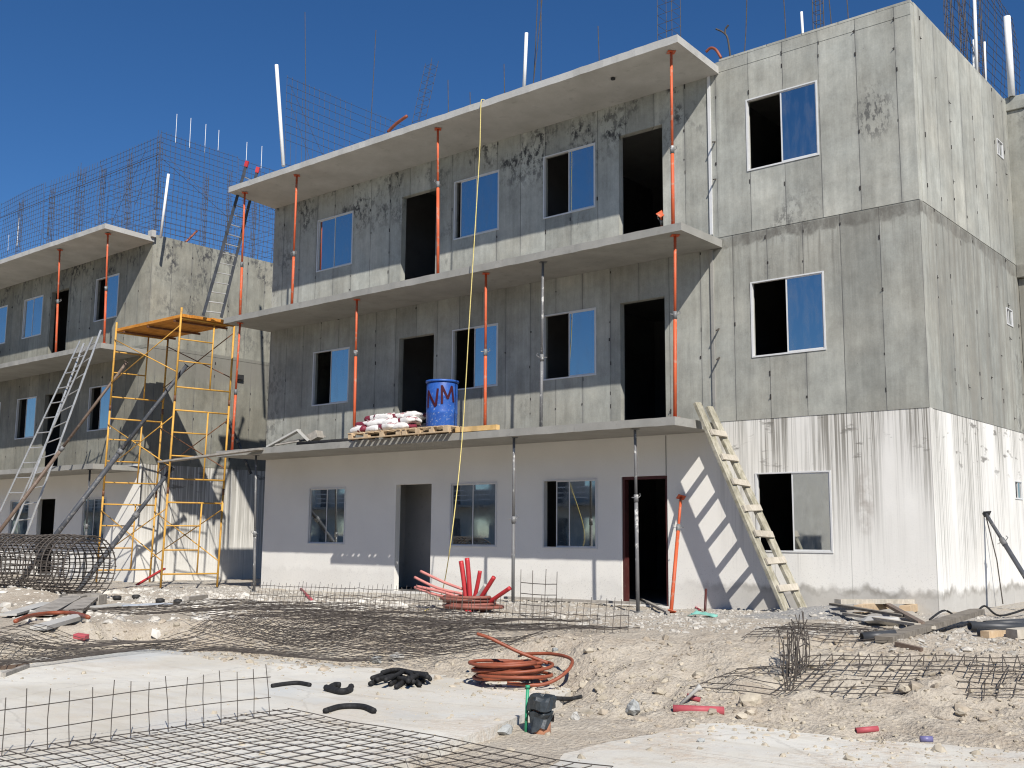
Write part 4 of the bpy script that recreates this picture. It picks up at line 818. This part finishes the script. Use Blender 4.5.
q = atY(669, 20, -.7); column(q[0], -.7, 8.93, 10.2, 'rebar column rising at the right end of the main roof slab', s=.28, r=.006)
q = atY(818, 10, .4); column(q[0], .4, zr, 10.3, 'rebar column on the projecting block roof, cut by the top border', s=.13, r=.008)
pipe(atY(801.5, 12, .4), np.array([*atY(803, 30, .4)[:2], zr]), .022, 'short white pipe on the projecting block roof')
b = MB(); p = atY(731, 55, .05); b.path(smooth([np.array([p[0], .05, 8.9]), atY(728, 40, .05), atY(724, 33, .05), atY(716, 29, .05)], 5), .016, 6); b.path(smooth([atY(725, 34, .05), atY(725.5, 29, .05), atY(728.5, 25, .05)], 4), .016, 6); tag(b.build('conduit_stub', MRB, None, origin=p), 'dark forked conduit sprouting from the projecting block roof edge', 'conduit')
b = MB(); b.path(smooth([atY(706, 52, .1), atY(711, 48, .1), atY(716, 50, .1), atY(721, 58, .1)], 5), .025, 7); tag(b.build('conduit_stub', MHOS, None, True, atY(706, 52, .1)), 'orange conduit arching at the junction of roof slab and projecting block', 'conduit')
b = MB(); b.path(smooth([atY(388, 132, 0), atY(396, 124, 0), atY(407, 116, 0)], 5), .035, 8); tag(b.build('conduit_stub', MHOS, None, True, atY(388, 132, 0)), 'orange conduit stub on the main roof below the tilted rebar column', 'conduit')
b = MB(); b.path(smooth([atX(185, 243, -20.4), atX(192, 236, -20.4), atX(197, 231, -20.4)], 4), .03, 7); tag(b.build('conduit_stub', MHOS, None, True, atX(185, 243, -20.4)), 'orange conduit stub on the left block roof', 'conduit')
# right end of the roof
pipe(atX(974, -12, -.3), np.array([-.3, *atX(977, 78, -.3)[1:]]), .03, 'tall white pipe above the right end wall, cut by the top border'); pipe(atX(973.5, 40, -.5), atX(973.5, 80, -.5), .02, 'thin white pipe just left of the tall one above the right end wall'); pipe(atX(984.5, 42, -.3), atX(986, 92, -.3), .02, 'thin white pipe just right of the tall one above the right end wall')
q = atX(1012.5, 108, .12); a = atX(1011, 22, .12); pipe((.12, q[1], a[2]), (.12, q[1], 9.09), .062, 'thick white pipe rising from the corner pillar at far right')
for i, (y, lab) in enumerate([(3.0, 'first'), (3.75, 'second'), (4.75, 'third')]): column(-.35, y, 8.95, 11.4, 'rebar column above the right end wall, %s from the tall white pipe' % lab, s=.09)
b = MB(); bars_plane(b, (-.5, 3.4, 9.0), (0, 4.5, 0), (0, 0, 3.0), 24, 18, .005, .02, .9, 99); b.path([(-.45, 3.4, 11.2), (-.45, 5.2, 9.6)], .007, 4); tag(b.build('mesh_panel', MRB, None, origin=(-.5, 3.4, 9.0)), 'dark mesh panel behind the thick white pipe at the top right', 'wire mesh', GRM)

# ground meshes
def sup(x, y): return max(H(x, y), float(slab_top(np.array([x]), np.array([y]))[0]))
def drape(corners, dz, r, label, seed, spacing=.15, sag=.05, keep=1.0, mat=MRB, curl=0.0):
    """sheet lying on the ground; corners in XY, order a-b (u), a-d (v)"""
    rg = random.Random(seed); a, b_, c, d = (np.array(q[:2], float) for q in corners)
    nu = max(2, int((np.linalg.norm(b_-a)+np.linalg.norm(c-d))/2/spacing)); nv = max(2, int((np.linalg.norm(d-a)+np.linalg.norm(c-b_))/2/spacing)); ks = seed*3.7
    gu, gv = np.meshgrid(np.linspace(0, 1, nu+1), np.linspace(0, 1, nv+1), indexing='ij')
    XY = a*(1-gu)[..., None]*(1-gv)[..., None]+b_*gu[..., None]*(1-gv)[..., None]+c*gu[..., None]*gv[..., None]+d*(1-gu)[..., None]*gv[..., None]
    X, Y = XY[..., 0], XY[..., 1]; Z = np.maximum(height(X, Y), slab_top(X, Y))
    for _ in range(3):
        Zp = np.pad(Z, 1, mode='edge'); Z = np.maximum(Z, (Zp[:-2, 1:-1]+Zp[2:, 1:-1]+Zp[1:-1, :-2]+Zp[1:-1, 2:])/4)
    Z = Z+dz+sag*(vnoise(X*1.1+ks, Y*1.1, seed)+1)*.5+.012*vnoise(X*4, Y*4, seed+3)+curl*np.clip(1-gv*6, 0, 1)**2
    mb = MB(); Z = Z+r
    for i in range(nu+1):
        if rg.random() < keep: mb.path([(X[i, j]+rg.uniform(-.006, .006), Y[i, j], Z[i, j]) for j in range(nv+1)], r, 4, False)
    for j in range(nv+1):
        if rg.random() < keep: mb.path([(X[i, j], Y[i, j]+rg.uniform(-.006, .006), Z[i, j]+1.6*r) for i in range(nu+1)], r, 4, False)
    return tag(mb.build('rebar_mesh', mat, None, origin=(*a, sup(*a))), label, 'wire mesh', 'mesh sheets lying on the ground')
# foreground sheet with an upturned edge
root = thing('rebar_mesh', 'flat foreground mesh sheet on the road with one edge folded upright', 'wire mesh', (-1.9, -11.9, Z_SLAB), 'mesh sheets lying on the ground')
for nm in (0, 1):
    mb = MB(); rg = random.Random(4)
    if nm == 0:
        gx = np.arange(-1.86, 1.32, .15); gy = np.arange(-12.3, -9.72, .15)
        zz = lambda x, y: Z_SLAB+.012+.035*(vnoise(x*1.1, y*1.1, 5)+1)*.5+.012*math.sin(x*3+y)
        for x in gx: mb.path([(x+.012*math.sin(y*2+x*5), y+.10*(x+1.86)*.0+.02*math.sin(3*x), zz(x, y)) for y in gy], .0036, 4, False)
        for y in gy: mb.path([(x, y+.02*math.sin(3*x)+.006*math.sin(9*x+y), zz(x, y)+.008) for x in gx], .0036, 4, False)
    else:
        ys_ = np.arange(-12.6, -9.86, .149)
        for y in ys_:
            lean = rg.uniform(-.035, .02); mb.path([(-1.76, y, Z_SLAB+.03), (-1.86, y, Z_SLAB+.012), (-1.875+lean*.5, y+rg.uniform(-.01, .01), Z_SLAB+.2), (-1.89+lean, y+rg.uniform(-.015, .015), Z_SLAB+.385+rg.uniform(-.03, .03))], .0034, 5)
        for h in (.145, .30): mb.path([(-1.872-.02*(h/.3), y+.02, Z_SLAB+h+.012*math.sin(y*2.2)) for y in ys_], .0034, 4)
    mb.build(('lying_part', 'upright_edge')[nm], MRB, root)
gp = lambda *p: G(*p)[:2]
drape([gp(112, 645), gp(325, 668), gp(560, 640), gp(262, 622)], .02, .0034, 'mesh sheet draped down the bank in the middle', 1, sag=.12)
drape([gp(230, 652), gp(420, 672), gp(520, 648), gp(300, 632)], .06, .0034, 'second mesh sheet bulging over the draped one on the bank', 2, sag=.16, curl=.05)
drape([gp(190, 635), gp(420, 648), gp(640, 634), gp(300, 612)], .02, .0036, 'dark mesh sheet flat on the pad below the white wall', 3, .13, .05)
drape([gp(60, 622), gp(430, 644), gp(600, 628), gp(230, 607)], .08, .0036, 'topmost dark mesh sheet stacked on the pad in the middle', 5, .16, .06)
drape([gp(-90, 686), gp(60, 664), gp(185, 643), gp(-60, 640)], .02, .0036, 'mesh sheet lying by the left border on the road edge', 7, .12, .05)
drape([gp(-60, 664), gp(90, 655), gp(205, 640), gp(20, 634)], .07, .0036, 'mesh sheet stacked over the one by the left border', 8, .12, .05)
drape([gp(742, 641), gp(888, 646), gp(905, 631), gp(792, 626)], .01, .0036, 'small mesh sheet lying on the grey gravel heap by the corner', 9, .15, .03)
drape([gp(690, 690), gp(775, 700), gp(806, 668), gp(748, 672)], .01, .0042, 'torn mesh scrap running into the soil left of the wire tray', 10, .16, .02, .7)
# upright fences of mesh
def upright(px0, px1, hgt, label, sp=.10, lean=(0, 0), seed=0, r=.0042):
    a, c = G(*px0), G(*px1); L = np.linalg.norm((c-a)[:2]); n = int(L/sp); mb = MB(); rg = random.Random(seed); P = [lerp(a, c, i/n) for i in range(n+1)]
    for p in P: p[2] = H(p[0], p[1])
    for p in P: mb.path([p, p+np.array([lean[0]+rg.uniform(-.01, .01), lean[1]+rg.uniform(-.01, .01), hgt+rg.uniform(-.04, .04)])], r, 4)
    for h in np.arange(.04, hgt-.04, .15): mb.path([p+np.array([lean[0], lean[1], hgt])*h/hgt for p in P], r, 4, False)
    return tag(mb.build('rebar_mesh', MRB, None, origin=a), label, 'wire mesh', 'mesh sheets standing on edge')
upright((248, 606), (428, 617), .40, 'upright mesh strip along the left half of the white wall', .10, (.02, .05), 1)
upright((300, 620), (470, 629), .42, 'upright mesh strip in front of the first one, left of the red tubes', .12, (-.03, .06), 2)
upright((430, 622), (628, 633), .36, 'upright mesh strip below the grey prop and doorway', .11, (.0, .05), 3)
upright((520, 618), (556, 620), .68, 'small tall mesh rectangle beside the mortar splashed prop', .16, (0, .03), 4, .006)
# wire tray at the right
root = thing('rebar_cage', 'long wire mesh tray at right with a tangled upright bundle at its left end', 'rebar cage', G(800, 690))
fl, frr, bl, br = G(775, 694), G(1060, 702), G(806, 668), G(1060, 670)
zt = -.13
mb = MB(); n1 = 19
def tz(w_, dz): return .12*H(w_[0], w_[1])+.88*w_[2]+dz
fl[2] += .02; frr[2] += .04; bl[2] += .02; br[2] += .02
for lay, dz in ((0, .01), (1, .09)):
    for j in range(6 if lay == 0 else 4):
        f = j/5; p, q = lerp(fl, bl, f if lay == 0 else .45+.55*j/3), lerp(frr, br, f if lay == 0 else .45+.55*j/3); pts = []
        for k in range(13):
            w_ = lerp(p, q, k/12); w_[2] = tz(w_, dz)+.008*math.sin(k*1.3+j*2); pts.append(w_)
        mb.path(pts, .0045, 5)
mb.build('long_bar', MRB, root); mb = MB()
for k in range(n1+1):
    f = k/n1; p, q = lerp(fl, frr, f), lerp(bl, br, f); pts = []
    for (w_, dz) in ((lerp(p, q, -.06), .0), (p, .005), (lerp(p, q, .5), .005), (q, .0), (q, .11), (lerp(p, q, .45), .10)):
        v = np.array(w_, float)+np.array([random.uniform(-.02, .02), random.uniform(-.012, .012), 0]); v[2] = tz(v, dz); pts.append(v)
    mb.path(pts, .0045, 5, False)
mb.build('stirrup', MRB, root); mb = MB(); c0 = lerp(fl, bl, .55)
for k in range(26):
    f = k/25; p = lerp(fl, bl, .25+.8*f)+np.array([random.uniform(-.06, .06), random.uniform(-.04, .04), 0]); p[2] = H(p[0], p[1]); hgt = random.uniform(.32, .55)
    mb.path(smooth([p, p+np.array([random.uniform(-.05, .05), random.uniform(-.04, .04), hgt*.5]), p+np.array([random.uniform(-.06, .06), random.uniform(-.05, .05), hgt])], 3), .005, 4)
for h in (.08, .2, .33, .45):
    mb.path([lerp(fl, bl, .25+.8*k/8)+np.array([random.uniform(-.06, .06), 0, h+random.uniform(-.04, .04)]) for k in range(9)], .005, 4)
mb.build('upright_bundle', MRB, root)
# wire roll at left
ca = G(112, 606); cb = G(-70, 615); ca = np.array([ca[0], ca[1]+.3, 0]); cb = np.array([cb[0], cb[1]+.5, 0]); RR_ = .58
ca = np.array([*atZ(88, 600, -.2)[:2], 0]); cb = ca+np.array([-4.2, -.9, 0]); zc = H(ca[0], ca[1])+RR_+.0
ca[2] = cb[2] = zc; ax = (cb-ca)/np.linalg.norm(cb-ca); e1 = np.cross(ax, [0, 0, 1]); e1 /= np.linalg.norm(e1)
root = thing('rebar_roll', 'big roll of rusty wire mesh lying at the left border before the left block', 'rebar roll', (*lerp(ca, cb, .5)[:2], zc-RR_))
mb = MB()
def rp(s, th, k=1.0): 
    q = ca+ax*s; return q+(e1*math.cos(th)+np.array([0, 0, 1])*math.sin(th)*.98)*RR_*k
for s in np.arange(0, 4.3, .155):
    j = random.uniform(-.03, .03); mb.path([rp(s+j*math.sin(th*2+s), th, 1+.02*math.sin(3*th+s*4)) for th in np.linspace(0, 2*math.pi, 25)], .0125, 5, False)
mb.build('ring', MRB, root); mb = MB()
for k in range(30):
    th = 2*math.pi*k/30; mb.path([rp(s, th+.04*math.sin(s*2+k), .985) for s in np.linspace(-.04, 4.3, 12)], .0080, 4)
for k in range(34):
    th = 2*math.pi*k/34+.1; mb.path([rp(s, th+.05*math.sin(s*3+k), .86) for s in np.linspace(.0, 4.2, 9)], .0080, 4)
mb.build('long_bar', MRB, root)

# ------------------------------------------------------------------ hoses and pipes
def coil(c, R0, loops, r, hgt, seed, squash=1.0, tilt=.05):
    rg = random.Random(seed); pts = []; N = 26
    ph = [rg.uniform(0, 6) for _ in range(4)]; ro = [rg.uniform(.66, 1.14) for _ in range(loops+2)]; dx = [(rg.uniform(-.07, .07), rg.uniform(-.06, .06)) for _ in range(loops+2)]; zl = [rg.uniform(0, 1) for _ in range(loops+2)]
    for i in range(loops*N+1):
        t = i/N; k = int(t); f = t-k; f = f*f*(3-2*f); rr = R0*(ro[k]*(1-f)+ro[k+1]*f); ox_ = dx[k][0]*(1-f)+dx[k+1][0]*f; oy_ = dx[k][1]*(1-f)+dx[k+1][1]*f
        a = 2*math.pi*t; z = r+tilt*R0*.8*math.sin(a*1.0+ph[1]+1.1*t)+hgt*(.25*(zl[k]*(1-f)+zl[k+1]*f)+.75*t/loops)+tilt*R0*math.sin(a+ph[0]); pts.append(np.array([c[0]+ox_+rr*math.cos(a), c[1]+oy_+rr*squash*math.sin(a), c[2]+max(r, z)]))
    return pts
c0 = G(508, 685); root = thing('hose_coil', 'coil of orange brown corrugated conduit lying at the road edge', 'hose', c0)
mb = MB(); mb.path(coil(c0, .345, 13, .016, .22, 3, .95, .07), .0165, 8); mb.build('coil', MHOS, root, True)
mb = MB(); tail = [c0+np.array([.2, -.25, .06]), c0+np.array([.45, -.05, .05]), c0+np.array([.58, .12, .14]), c0+np.array([.48, .38, .24]), c0+np.array([.12, .52, .26]), c0+np.array([-.2, .42, .24])]; mb.path(smooth(tail, 8), .017, 8)
tail = [c0+np.array([-.05, -.1, .22]), c0+np.array([-.2, -.18, .33]), c0+np.array([-.42, -.1, .46]), c0+np.array([-.5, .02, .50])]; mb.path(smooth([c0+np.array([.25, .3, .2]), c0+np.array([.0, .15, .3]), c0+np.array([-.22, .0, .42]), c0+np.array([-.36, -.05, .46])], 8), .017, 8); mb.build('loose_end', MHOS, root, True)
c1 = G(470, 612); root = thing('hose_coil', 'dark red conduit coil on the pad with bright red tubes sticking up', 'hose', c1)
mb = MB(); mb.path(coil(c1, .44, 9, .024, .24, 9, .85, .02), .024, 8); mb.build('coil', MHO2, root, True)
def T1(px, py): return atY(px, py, c1[1])
for (b0, t0, r, mt) in [((466, 602), (461, 561), .038, MRPI), ((470, 602), (467, 558), .038, MRPI), ((474, 600), (480, 571), .032, MRPI), ((478, 602), (494, 577), .034, MRPI), ((488, 603), (510, 588), .032, MRPI), ((473, 603), (486, 585), .035, MPL)]:
    mb = MB(); a, t_ = T1(*b0), T1(*t0); mb.path(smooth([lerp(a, t_, -.3), lerp(a, t_, .5)+np.array([.008, 0, .005]), t_], 5), r, 9); mb.build('upright_tube', mt, root, True)
for (b0, m0, t0) in [((462, 589), (446, 582), (426, 571)), ((463, 594), (440, 588), (420, 577)), ((460, 598), (440, 595), (420, 587)), ((464, 599), (445, 592), (422, 586))]:
    mb = MB(); mb.path(smooth([T1(*b0), T1(*m0)+np.array([0, -.05, 0]), T1(*t0)+np.array([0, -.12, 0])], 6), .022, 8); mb.build('loose_end', MPNK, root, True)
# black rubber pieces on the road
GRU = 'black hose scraps lying on the road slab'
def scrap(px, r, lab, lift=.0):
    pts = [G(*q)+np.array([0, 0, r*1.0+lift*math.sin(math.pi*i/(len(px)-1))]) for i, q in enumerate(px)]; mb = MB(); mb.path(smooth(pts, 6), r, 8); tag(mb.build('hose_scrap', MBLK, None, True, pts[0]), lab, 'hose', GRU)
scrap([(272, 688), (285, 686), (298, 685), (310, 687)], .020, 'thin straight black hose scrap, leftmost on the road')
scrap([(326, 691), (333, 693), (342, 695), (349, 693), (351, 690)], .030, 'thick stubby black hose scrap between the straight one and the tangle')
scrap([(328, 692), (334, 688), (340, 688)], .027, 'short black hose stub curled onto the thick scrap')
scrap([(325, 714), (338, 710), (352, 709), (365, 710), (374, 714)], .024, 'curved black hose scrap nearest the mesh sheet')
scrap([(548, 700), (560, 701), (572, 701), (582, 699)], .020, 'black hose end poking out behind the wrapped stub')
root = thing('hose_tangle', 'heap of tangled black hose on the road left of the coil', 'hose', G(400, 686))
for i, px in enumerate([[(370, 687), (380, 682), (392, 679), (404, 681), (410, 686)], [(372, 684), (384, 680), (398, 677), (410, 679)], [(385, 689), (396, 684), (404, 680), (412, 684), (408, 690)], [(396, 690), (402, 686), (409, 680), (416, 679)], [(408, 684), (416, 680), (426, 681), (430, 685)], [(410, 688), (418, 684), (428, 686)], [(400, 683), (412, 682), (424, 684)], [(376, 686), (390, 683), (402, 685), (414, 688)], [(382, 681), (396, 678), (412, 681), (427, 683)], [(390, 687), (400, 682), (414, 683), (420, 688)]]):
    pts = [G(*q)+np.array([0, 0, .03+.025*(i % 3)]) for q in px]; mb = MB(); mb.path(smooth(pts, 6), .023, 7); mb.build('hose_piece', MBLK, root, True)
# wrapped stub and green stake
s0 = G(541, 733); root = thing('pipe_stub', 'terracotta pipe stub wrapped in black plastic standing before the slab edge', 'pipe', s0)
mb = MB(); mb.hollow((s0[0], s0[1], s0[2]-.1), (s0[0]+.0, s0[1], s0[2]+.20), .075, .062, 16); mb.build('pipe', MTER, root, True)
mb = MB(); n = 20; prof = [(.098, .075), (.085, .12), (.098, .155), (.078, .165), (.105, .18), (.108, .25), (.098, .275), (.03, .285)]; vs = []; fs = []
for i, (r_, z_) in enumerate(prof):
    for j in range(n):
        a = 2*math.pi*j/n; k = 1+.10*math.sin(3*a+i)+.07*math.sin(7*a+2*i); zz = z_+(.055*math.sin(2*a+.6)+.03*math.sin(5*a) if i == 0 else .01*math.sin(3*a)); vs.append((s0[0]+r_*k*math.cos(a), s0[1]+r_*k*math.sin(a), s0[2]+zz))
for i in range(len(prof)-1):
    for j in range(n): fs.append((i*n+j, i*n+(j+1) % n, (i+1)*n+(j+1) % n, (i+1)*n+j))
fs.append(tuple((len(prof)-1)*n+j for j in range(n))); mb.add(vs, fs); mb.build('plastic_wrap', MCLO, root, False)
g0 = G(525.5, 732); mb = MB(); mb.tube((g0[0], g0[1], g0[2]-.05), (g0[0]+.012, g0[1]+.01, g0[2]+.335), .013, 8); mb.tube((g0[0]+.0115, g0[1]+.01, g0[2]+.325), (g0[0]+.012, g0[1]+.01, g0[2]+.35), .018, 8); tag(mb.build('stake', MGRN, None, True, g0), 'green plastic stake standing beside the wrapped pipe stub', 'stake')
# red pipe etc. at the bank toe
def gpipe(p, q, r, mat, lab, name='pipe', cat='pipe', grp=None, lift=0):
    a, c = G(*p), G(*q); a[2] += r*.7+lift; c[2] += r*.7; mb = MB(); mb.hollow(a, c, r, r*.75, 12); return tag(mb.build(name, mat, None, True, a), lab, cat, grp)
gpipe((673, 712), (724, 714), .035, MPRP, 'faded red pipe half buried at the bank foot'); gpipe((687, 700), (700, 702), .022, MPRP, 'short faded red pipe end just above the red pipe', lift=.02); gpipe((856, 733), (878, 731), .024, MPRP, 'broken red pipe piece lying on the pavement at right')
q0 = G(681, 704); mb = MB(); mb.path([q0, q0+np.array([.10, .10, .12]), q0+np.array([.12, .12, .14])], [.014, .018, .03], 7); tag(mb.build('stick', MPL, None, True, q0), 'white stick poking up from the bank above the red pipe', 'stick')
q0 = G(926, 744); mb = MB(); mb.tube(q0+np.array([-.04, 0, .03]), q0+np.array([.03, .05, .03]), .022, 12); tag(mb.build('can', MBLU, None, True, q0), 'crushed blue purple can lying on the pavement at lower right', 'can')
gpipe((300, 589), (314, 604), .03, MPRP, 'red pipe piece by the wall below the leftmost ground window'); gpipe((688, 603), (700, 611), .018, MPRP, 'thin red tube lying by the wall left of the upright stub')
mb = MB(); q0 = G(705, 612); mb.tube(q0, q0+np.array([-.12, .25, .33]), .02, 8); tag(mb.build('pipe', MRED, None, True, q0), 'dark red tube propped against the white wall left of the wooden ladder', 'pipe')
# teal sheet
q0 = G(703, 617); mb = MB(); n = 14; vs = []; fs = []
for i in range(n):
    for j in range(6): vs.append((q0[0]-.22+.42*i/(n-1)+.03*math.sin(j), q0[1]-.06+.18*j/5, q0[2]+.012+.07*math.sin(math.pi*j/5)*abs(float(vnoise(i*.45, j*.7, 3)))+.03*math.sin(math.pi*i/13)))
for i in range(n-1):
    for j in range(5): fs.append((i*6+j, (i+1)*6+j, (i+1)*6+j+1, i*6+j+1))
mb.add(vs, fs); o = mb.build('plastic_sheet', MTEA, None, True, q0); sm = o.modifiers.new('s', 'SOLIDIFY'); sm.thickness = .006; tag(o, 'crumpled teal plastic sheet on the ground by the wooden ladder', 'sheet')
MWGD = m_wood('dark_old_board', (.15, .13, .105), (.27, .24, .20))
# board pile by the corner
def gb(p, q, w, t, mat, lab, l0=0, l1=0, name='board', grp='boards heaped by the corner'):
    a, c = G(*p), G(*q); a[2] += t/2+l0; c[2] += t/2+l1; mb = MB(); mb.beam(a, c, w, t); return tag(mb.build(name, mat, None, origin=a), lab, 'board', grp)
gb((838, 613), (912, 614), .12, .06, MWD, 'thick pale board lying along the wall on the board heap', .12, .14)
gb((905, 615), (914, 612), .14, .10, MPA, 'short pale block end under the thick board of the heap', .02, .02); gb((858, 617), (886, 612), .10, .10, MPA, 'reddish wood block in the middle of the heap', .05, .05)
gb((832, 613), (905, 626), .08, .03, MWGD, 'thin dark strip sloping down across the heap', .10, .10); gb((845, 618), (918, 632), .07, .03, MWD, 'pale strip sloping under the dark one', .04, .06); gb((866, 605), (922, 631), .07, .04, MBS, 'brown stick crossing the top of the heap diagonally', .18, .06); gb((908, 619), (930, 632), .13, .03, MWD, 'short wide pale board on the right of the heap', .07, .03)
gb((884, 645), (978, 622), .17, .06, MWGD, 'long heavy grey plank on the ground in front of the heap', .02, .10); gb((896, 646), (922, 652), .05, .04, MBS, 'small brown offcut beneath the heavy grey plank', 0, 0); gb((830, 617), (870, 618), .05, .02, MWG, 'thin grey lath at the left of the heap', .06, .08); gb((985, 638), (1020, 635), .10, .07, MPA, 'tan board end beside the grey pipes', 0, 0); gb((1012, 639), (1045, 636), .16, .10, MWD, 'pale block at the right border by the grey pipes', 0, 0)
mb = MB(); q0 = G(884, 625); 
o = stones('mortar_lump', np.array([[0, 0, 0.]]), np.array([.16]), MPL); o.location = (q0[0], q0[1], q0[2]+.04); o.scale = (1.5, .9, .7); tag(o, 'white mortar lump under the boards of the heap', 'mortar')
for i, (p, q, lab) in enumerate([((970, 633), (1050, 631), 'front dark grey pipe lying by the end wall'), ((985, 628), (1050, 624), 'rear dark grey pipe lying by the end wall'), ((978, 636), (1050, 637), 'lowest dark grey pipe lying by the end wall')]): gpipe(p, q, .05, MBPL, lab, grp='grey pipes by the end wall', lift=.04*(i == 0))
gpipe((862, 641), (895, 638), .05, MBPL, 'short grey pipe on the gravel left of the heavy plank')
for i, (px, lab) in enumerate([([(975, 618), (985, 614), (1000, 618), (1030, 616)], 'black cable looping over the grey pipes'), ([(930, 622), (945, 619), (960, 622)], 'black cable scrap behind the heavy plank')]):
    pts = [G(*q)+np.array([0, 0, .03+.08*(k % 2)]) for k, q in enumerate(px)]; mb = MB(); mb.path(smooth(pts, 6), .014, 6); tag(mb.build('cable', MBLK, None, True, pts[0]), lab, 'cable')
# rubble, boards and boxes at left
GL = 'boards strewn before the wire roll'
gb((8, 618), (48, 607), .22, .03, MPL, 'white board lying by the left end of the wire roll', .03, .05, grp=GL); gb((40, 618), (75, 602), .32, .04, MWG, 'grey green board leaning toward the wire tray box', .03, .08, grp=GL); gb((72, 615), (94, 600), .28, .04, MWG, 'second grey green board right of the leaning one', .03, .08, grp=GL)
gb((88, 611), (125, 607), .26, .03, MPL, 'white flat board right of the grey box', .03, .03, grp=GL); gb((38, 632), (80, 622), .20, .05, MPL, 'whitish broken board in front beneath the red hose', .02, .05, grp=GL)
q0 = G(62, 604); root = thing('form_box', 'open grey green metal form box lying before the wire roll', 'box', q0)
mb = MB(); gx_, gy_ = np.array([.80, .62, 0])/1.012, np.array([-.62, .80, 0])/1.012; 
def qb(u0, u1, v0, v1, z0, z1):
    vs = []
    for z in (z0, z1):
        for u_, v_ in ((u0, v0), (u1, v0), (u1, v1), (u0, v1)): vs.append(q0+gx_*u_+gy_*v_+np.array([0, 0, z]))
    mb.add(vs, [(0, 3, 2, 1), (4, 5, 6, 7), (0, 1, 5, 4), (1, 2, 6, 5), (2, 3, 7, 6), (3, 0, 4, 7)])
qb(-.05, .60, 0, .02, .0, .05); qb(-.05, .60, .30, .32, 0, .15); qb(-.07, -.05, 0, .32, 0, .15); qb(.60, .62, 0, .32, 0, .15); qb(-.05, .60, .02, .30, .005, .015); qb(.27, .29, .02, .3, .015, .13)
mb.build('box_shell', MWG, root)
pts = [G(*q)+np.array([0, 0, .08]) for q in ((15, 628), (30, 622), (50, 619), (72, 619), (88, 624))]; mb = MB(); mb.path(smooth(pts, 6), .028, 7); tag(mb.build('hose', MHOS, None, True, pts[0]), 'dull red hose arching over rubble near the left border', 'hose')
q0 = G(81, 639); mb = MB(); mb.box((q0[0]-.08, q0[1]-.05, q0[2]), (q0[0]+.08, q0[1]+.05, q0[2]+.06), Euler((.1, .1, .5)).to_matrix()); tag(mb.build('brick', MPRP, None, origin=q0, bevel=.008), 'red brick piece on the rubble near the left border', 'brick')
for i, (p, q, lab) in enumerate([((0, 670), (28, 667), 'grey stick on the road at the left border'), ((3, 677), (27, 668), 'dark stick crossing the one at the left border')]): gb(p, q, .05, .04, MWG if i else MBS, lab, grp=None, name='stick')
gb((405, 606), (500, 605), .10, .04, MWG, 'dark plank behind the red tubes along the white wall', .05, .05, 'plank', None); gb((505, 601), (640, 607), .10, .04, MWG, 'dark plank lying along the wall right of the red tubes', .04, .04, 'plank', None); gb((640, 600), (668, 615), .05, .03, MWG, 'thin lath by the doorway foot', .02, .02, 'plank', None)
for i, (px, lab) in enumerate([((160, 603), 'dark wheel like fitting'), ((178, 604), 'small dark fitting right of the pair'), ((117, 600), 'dark round fitting by the wire roll'), ((136, 599), 'dark round fitting between roll and scaffold')]):
    q0 = G(*px); mb = MB(); mb.lathe([(.03, 0), (.075, .01), (.08, .06), (.05, .08), (.03, .08)], 14, q0); tag(mb.build('fitting', MBOX, None, True, q0), lab+' on the rubble by the scaffold', 'fitting', 'dark fittings on the rubble')
gb((120, 608), (170, 606), .18, .02, m_plain('bluish_sheet', (.42, .46, .52), .6), 'bluish torn sheet among the rubble below the scaffold', .03, .03, 'sheet', None); gb((185, 603), (205, 600), .12, .08, MWG, 'dark block on rubble right of the scaffold foot', .02, .02, 'block', None)

# ------------------------------------------------------------------ light
L = Vector((1.44, -1.0, 1.62)).normalized(); el = math.asin(L.z); az = math.atan2(L.x, L.y)
wd = bpy.data.worlds.new('World'); scn.world = wd; wd.use_nodes = True; nt = wd.node_tree; bg = nt.nodes['Background']
sky = nt.nodes.new('ShaderNodeTexSky'); sky.sky_type = 'NISHITA'; sky.sun_disc = False; sky.sun_elevation = el; sky.sun_rotation = az; sky.air_density = 1.0; sky.dust_density = 0.0; sky.ozone_density = 6.0; sky.altitude = 1500
hsv = nt.nodes.new('ShaderNodeHueSaturation'); hsv.inputs['Saturation'].default_value = 1.17; hsv.inputs['Hue'].default_value = .503; nt.links.new(sky.outputs[0], hsv.inputs['Color']); nt.links.new(hsv.outputs[0], bg.inputs[0]); bg.inputs[1].default_value = .080
sd = bpy.data.lights.new('sun', 'SUN'); sd.energy = 4.8; sd.angle = R(.53); sd.color = (1, .955, .885); so = bpy.data.objects.new('sun', sd); C.objects.link(so); so.rotation_euler = (-L).to_track_quat('-Z', 'Y').to_euler(); so.location = (10, -10, 20)
vs_ = scn.view_settings; scn.display_settings.display_device = 'sRGB'; vs_.view_transform = 'Standard'; vs_.look = 'None'; vs_.gamma = 1; vs_.use_curve_mapping = False; vs_.exposure = 0.24
scn.cycles.filter_width = 1.15; scn.cycles.max_bounces = 6; scn.cycles.diffuse_bounces = 2; scn.cycles.caustics_reflective = False; scn.cycles.caustics_refractive = False
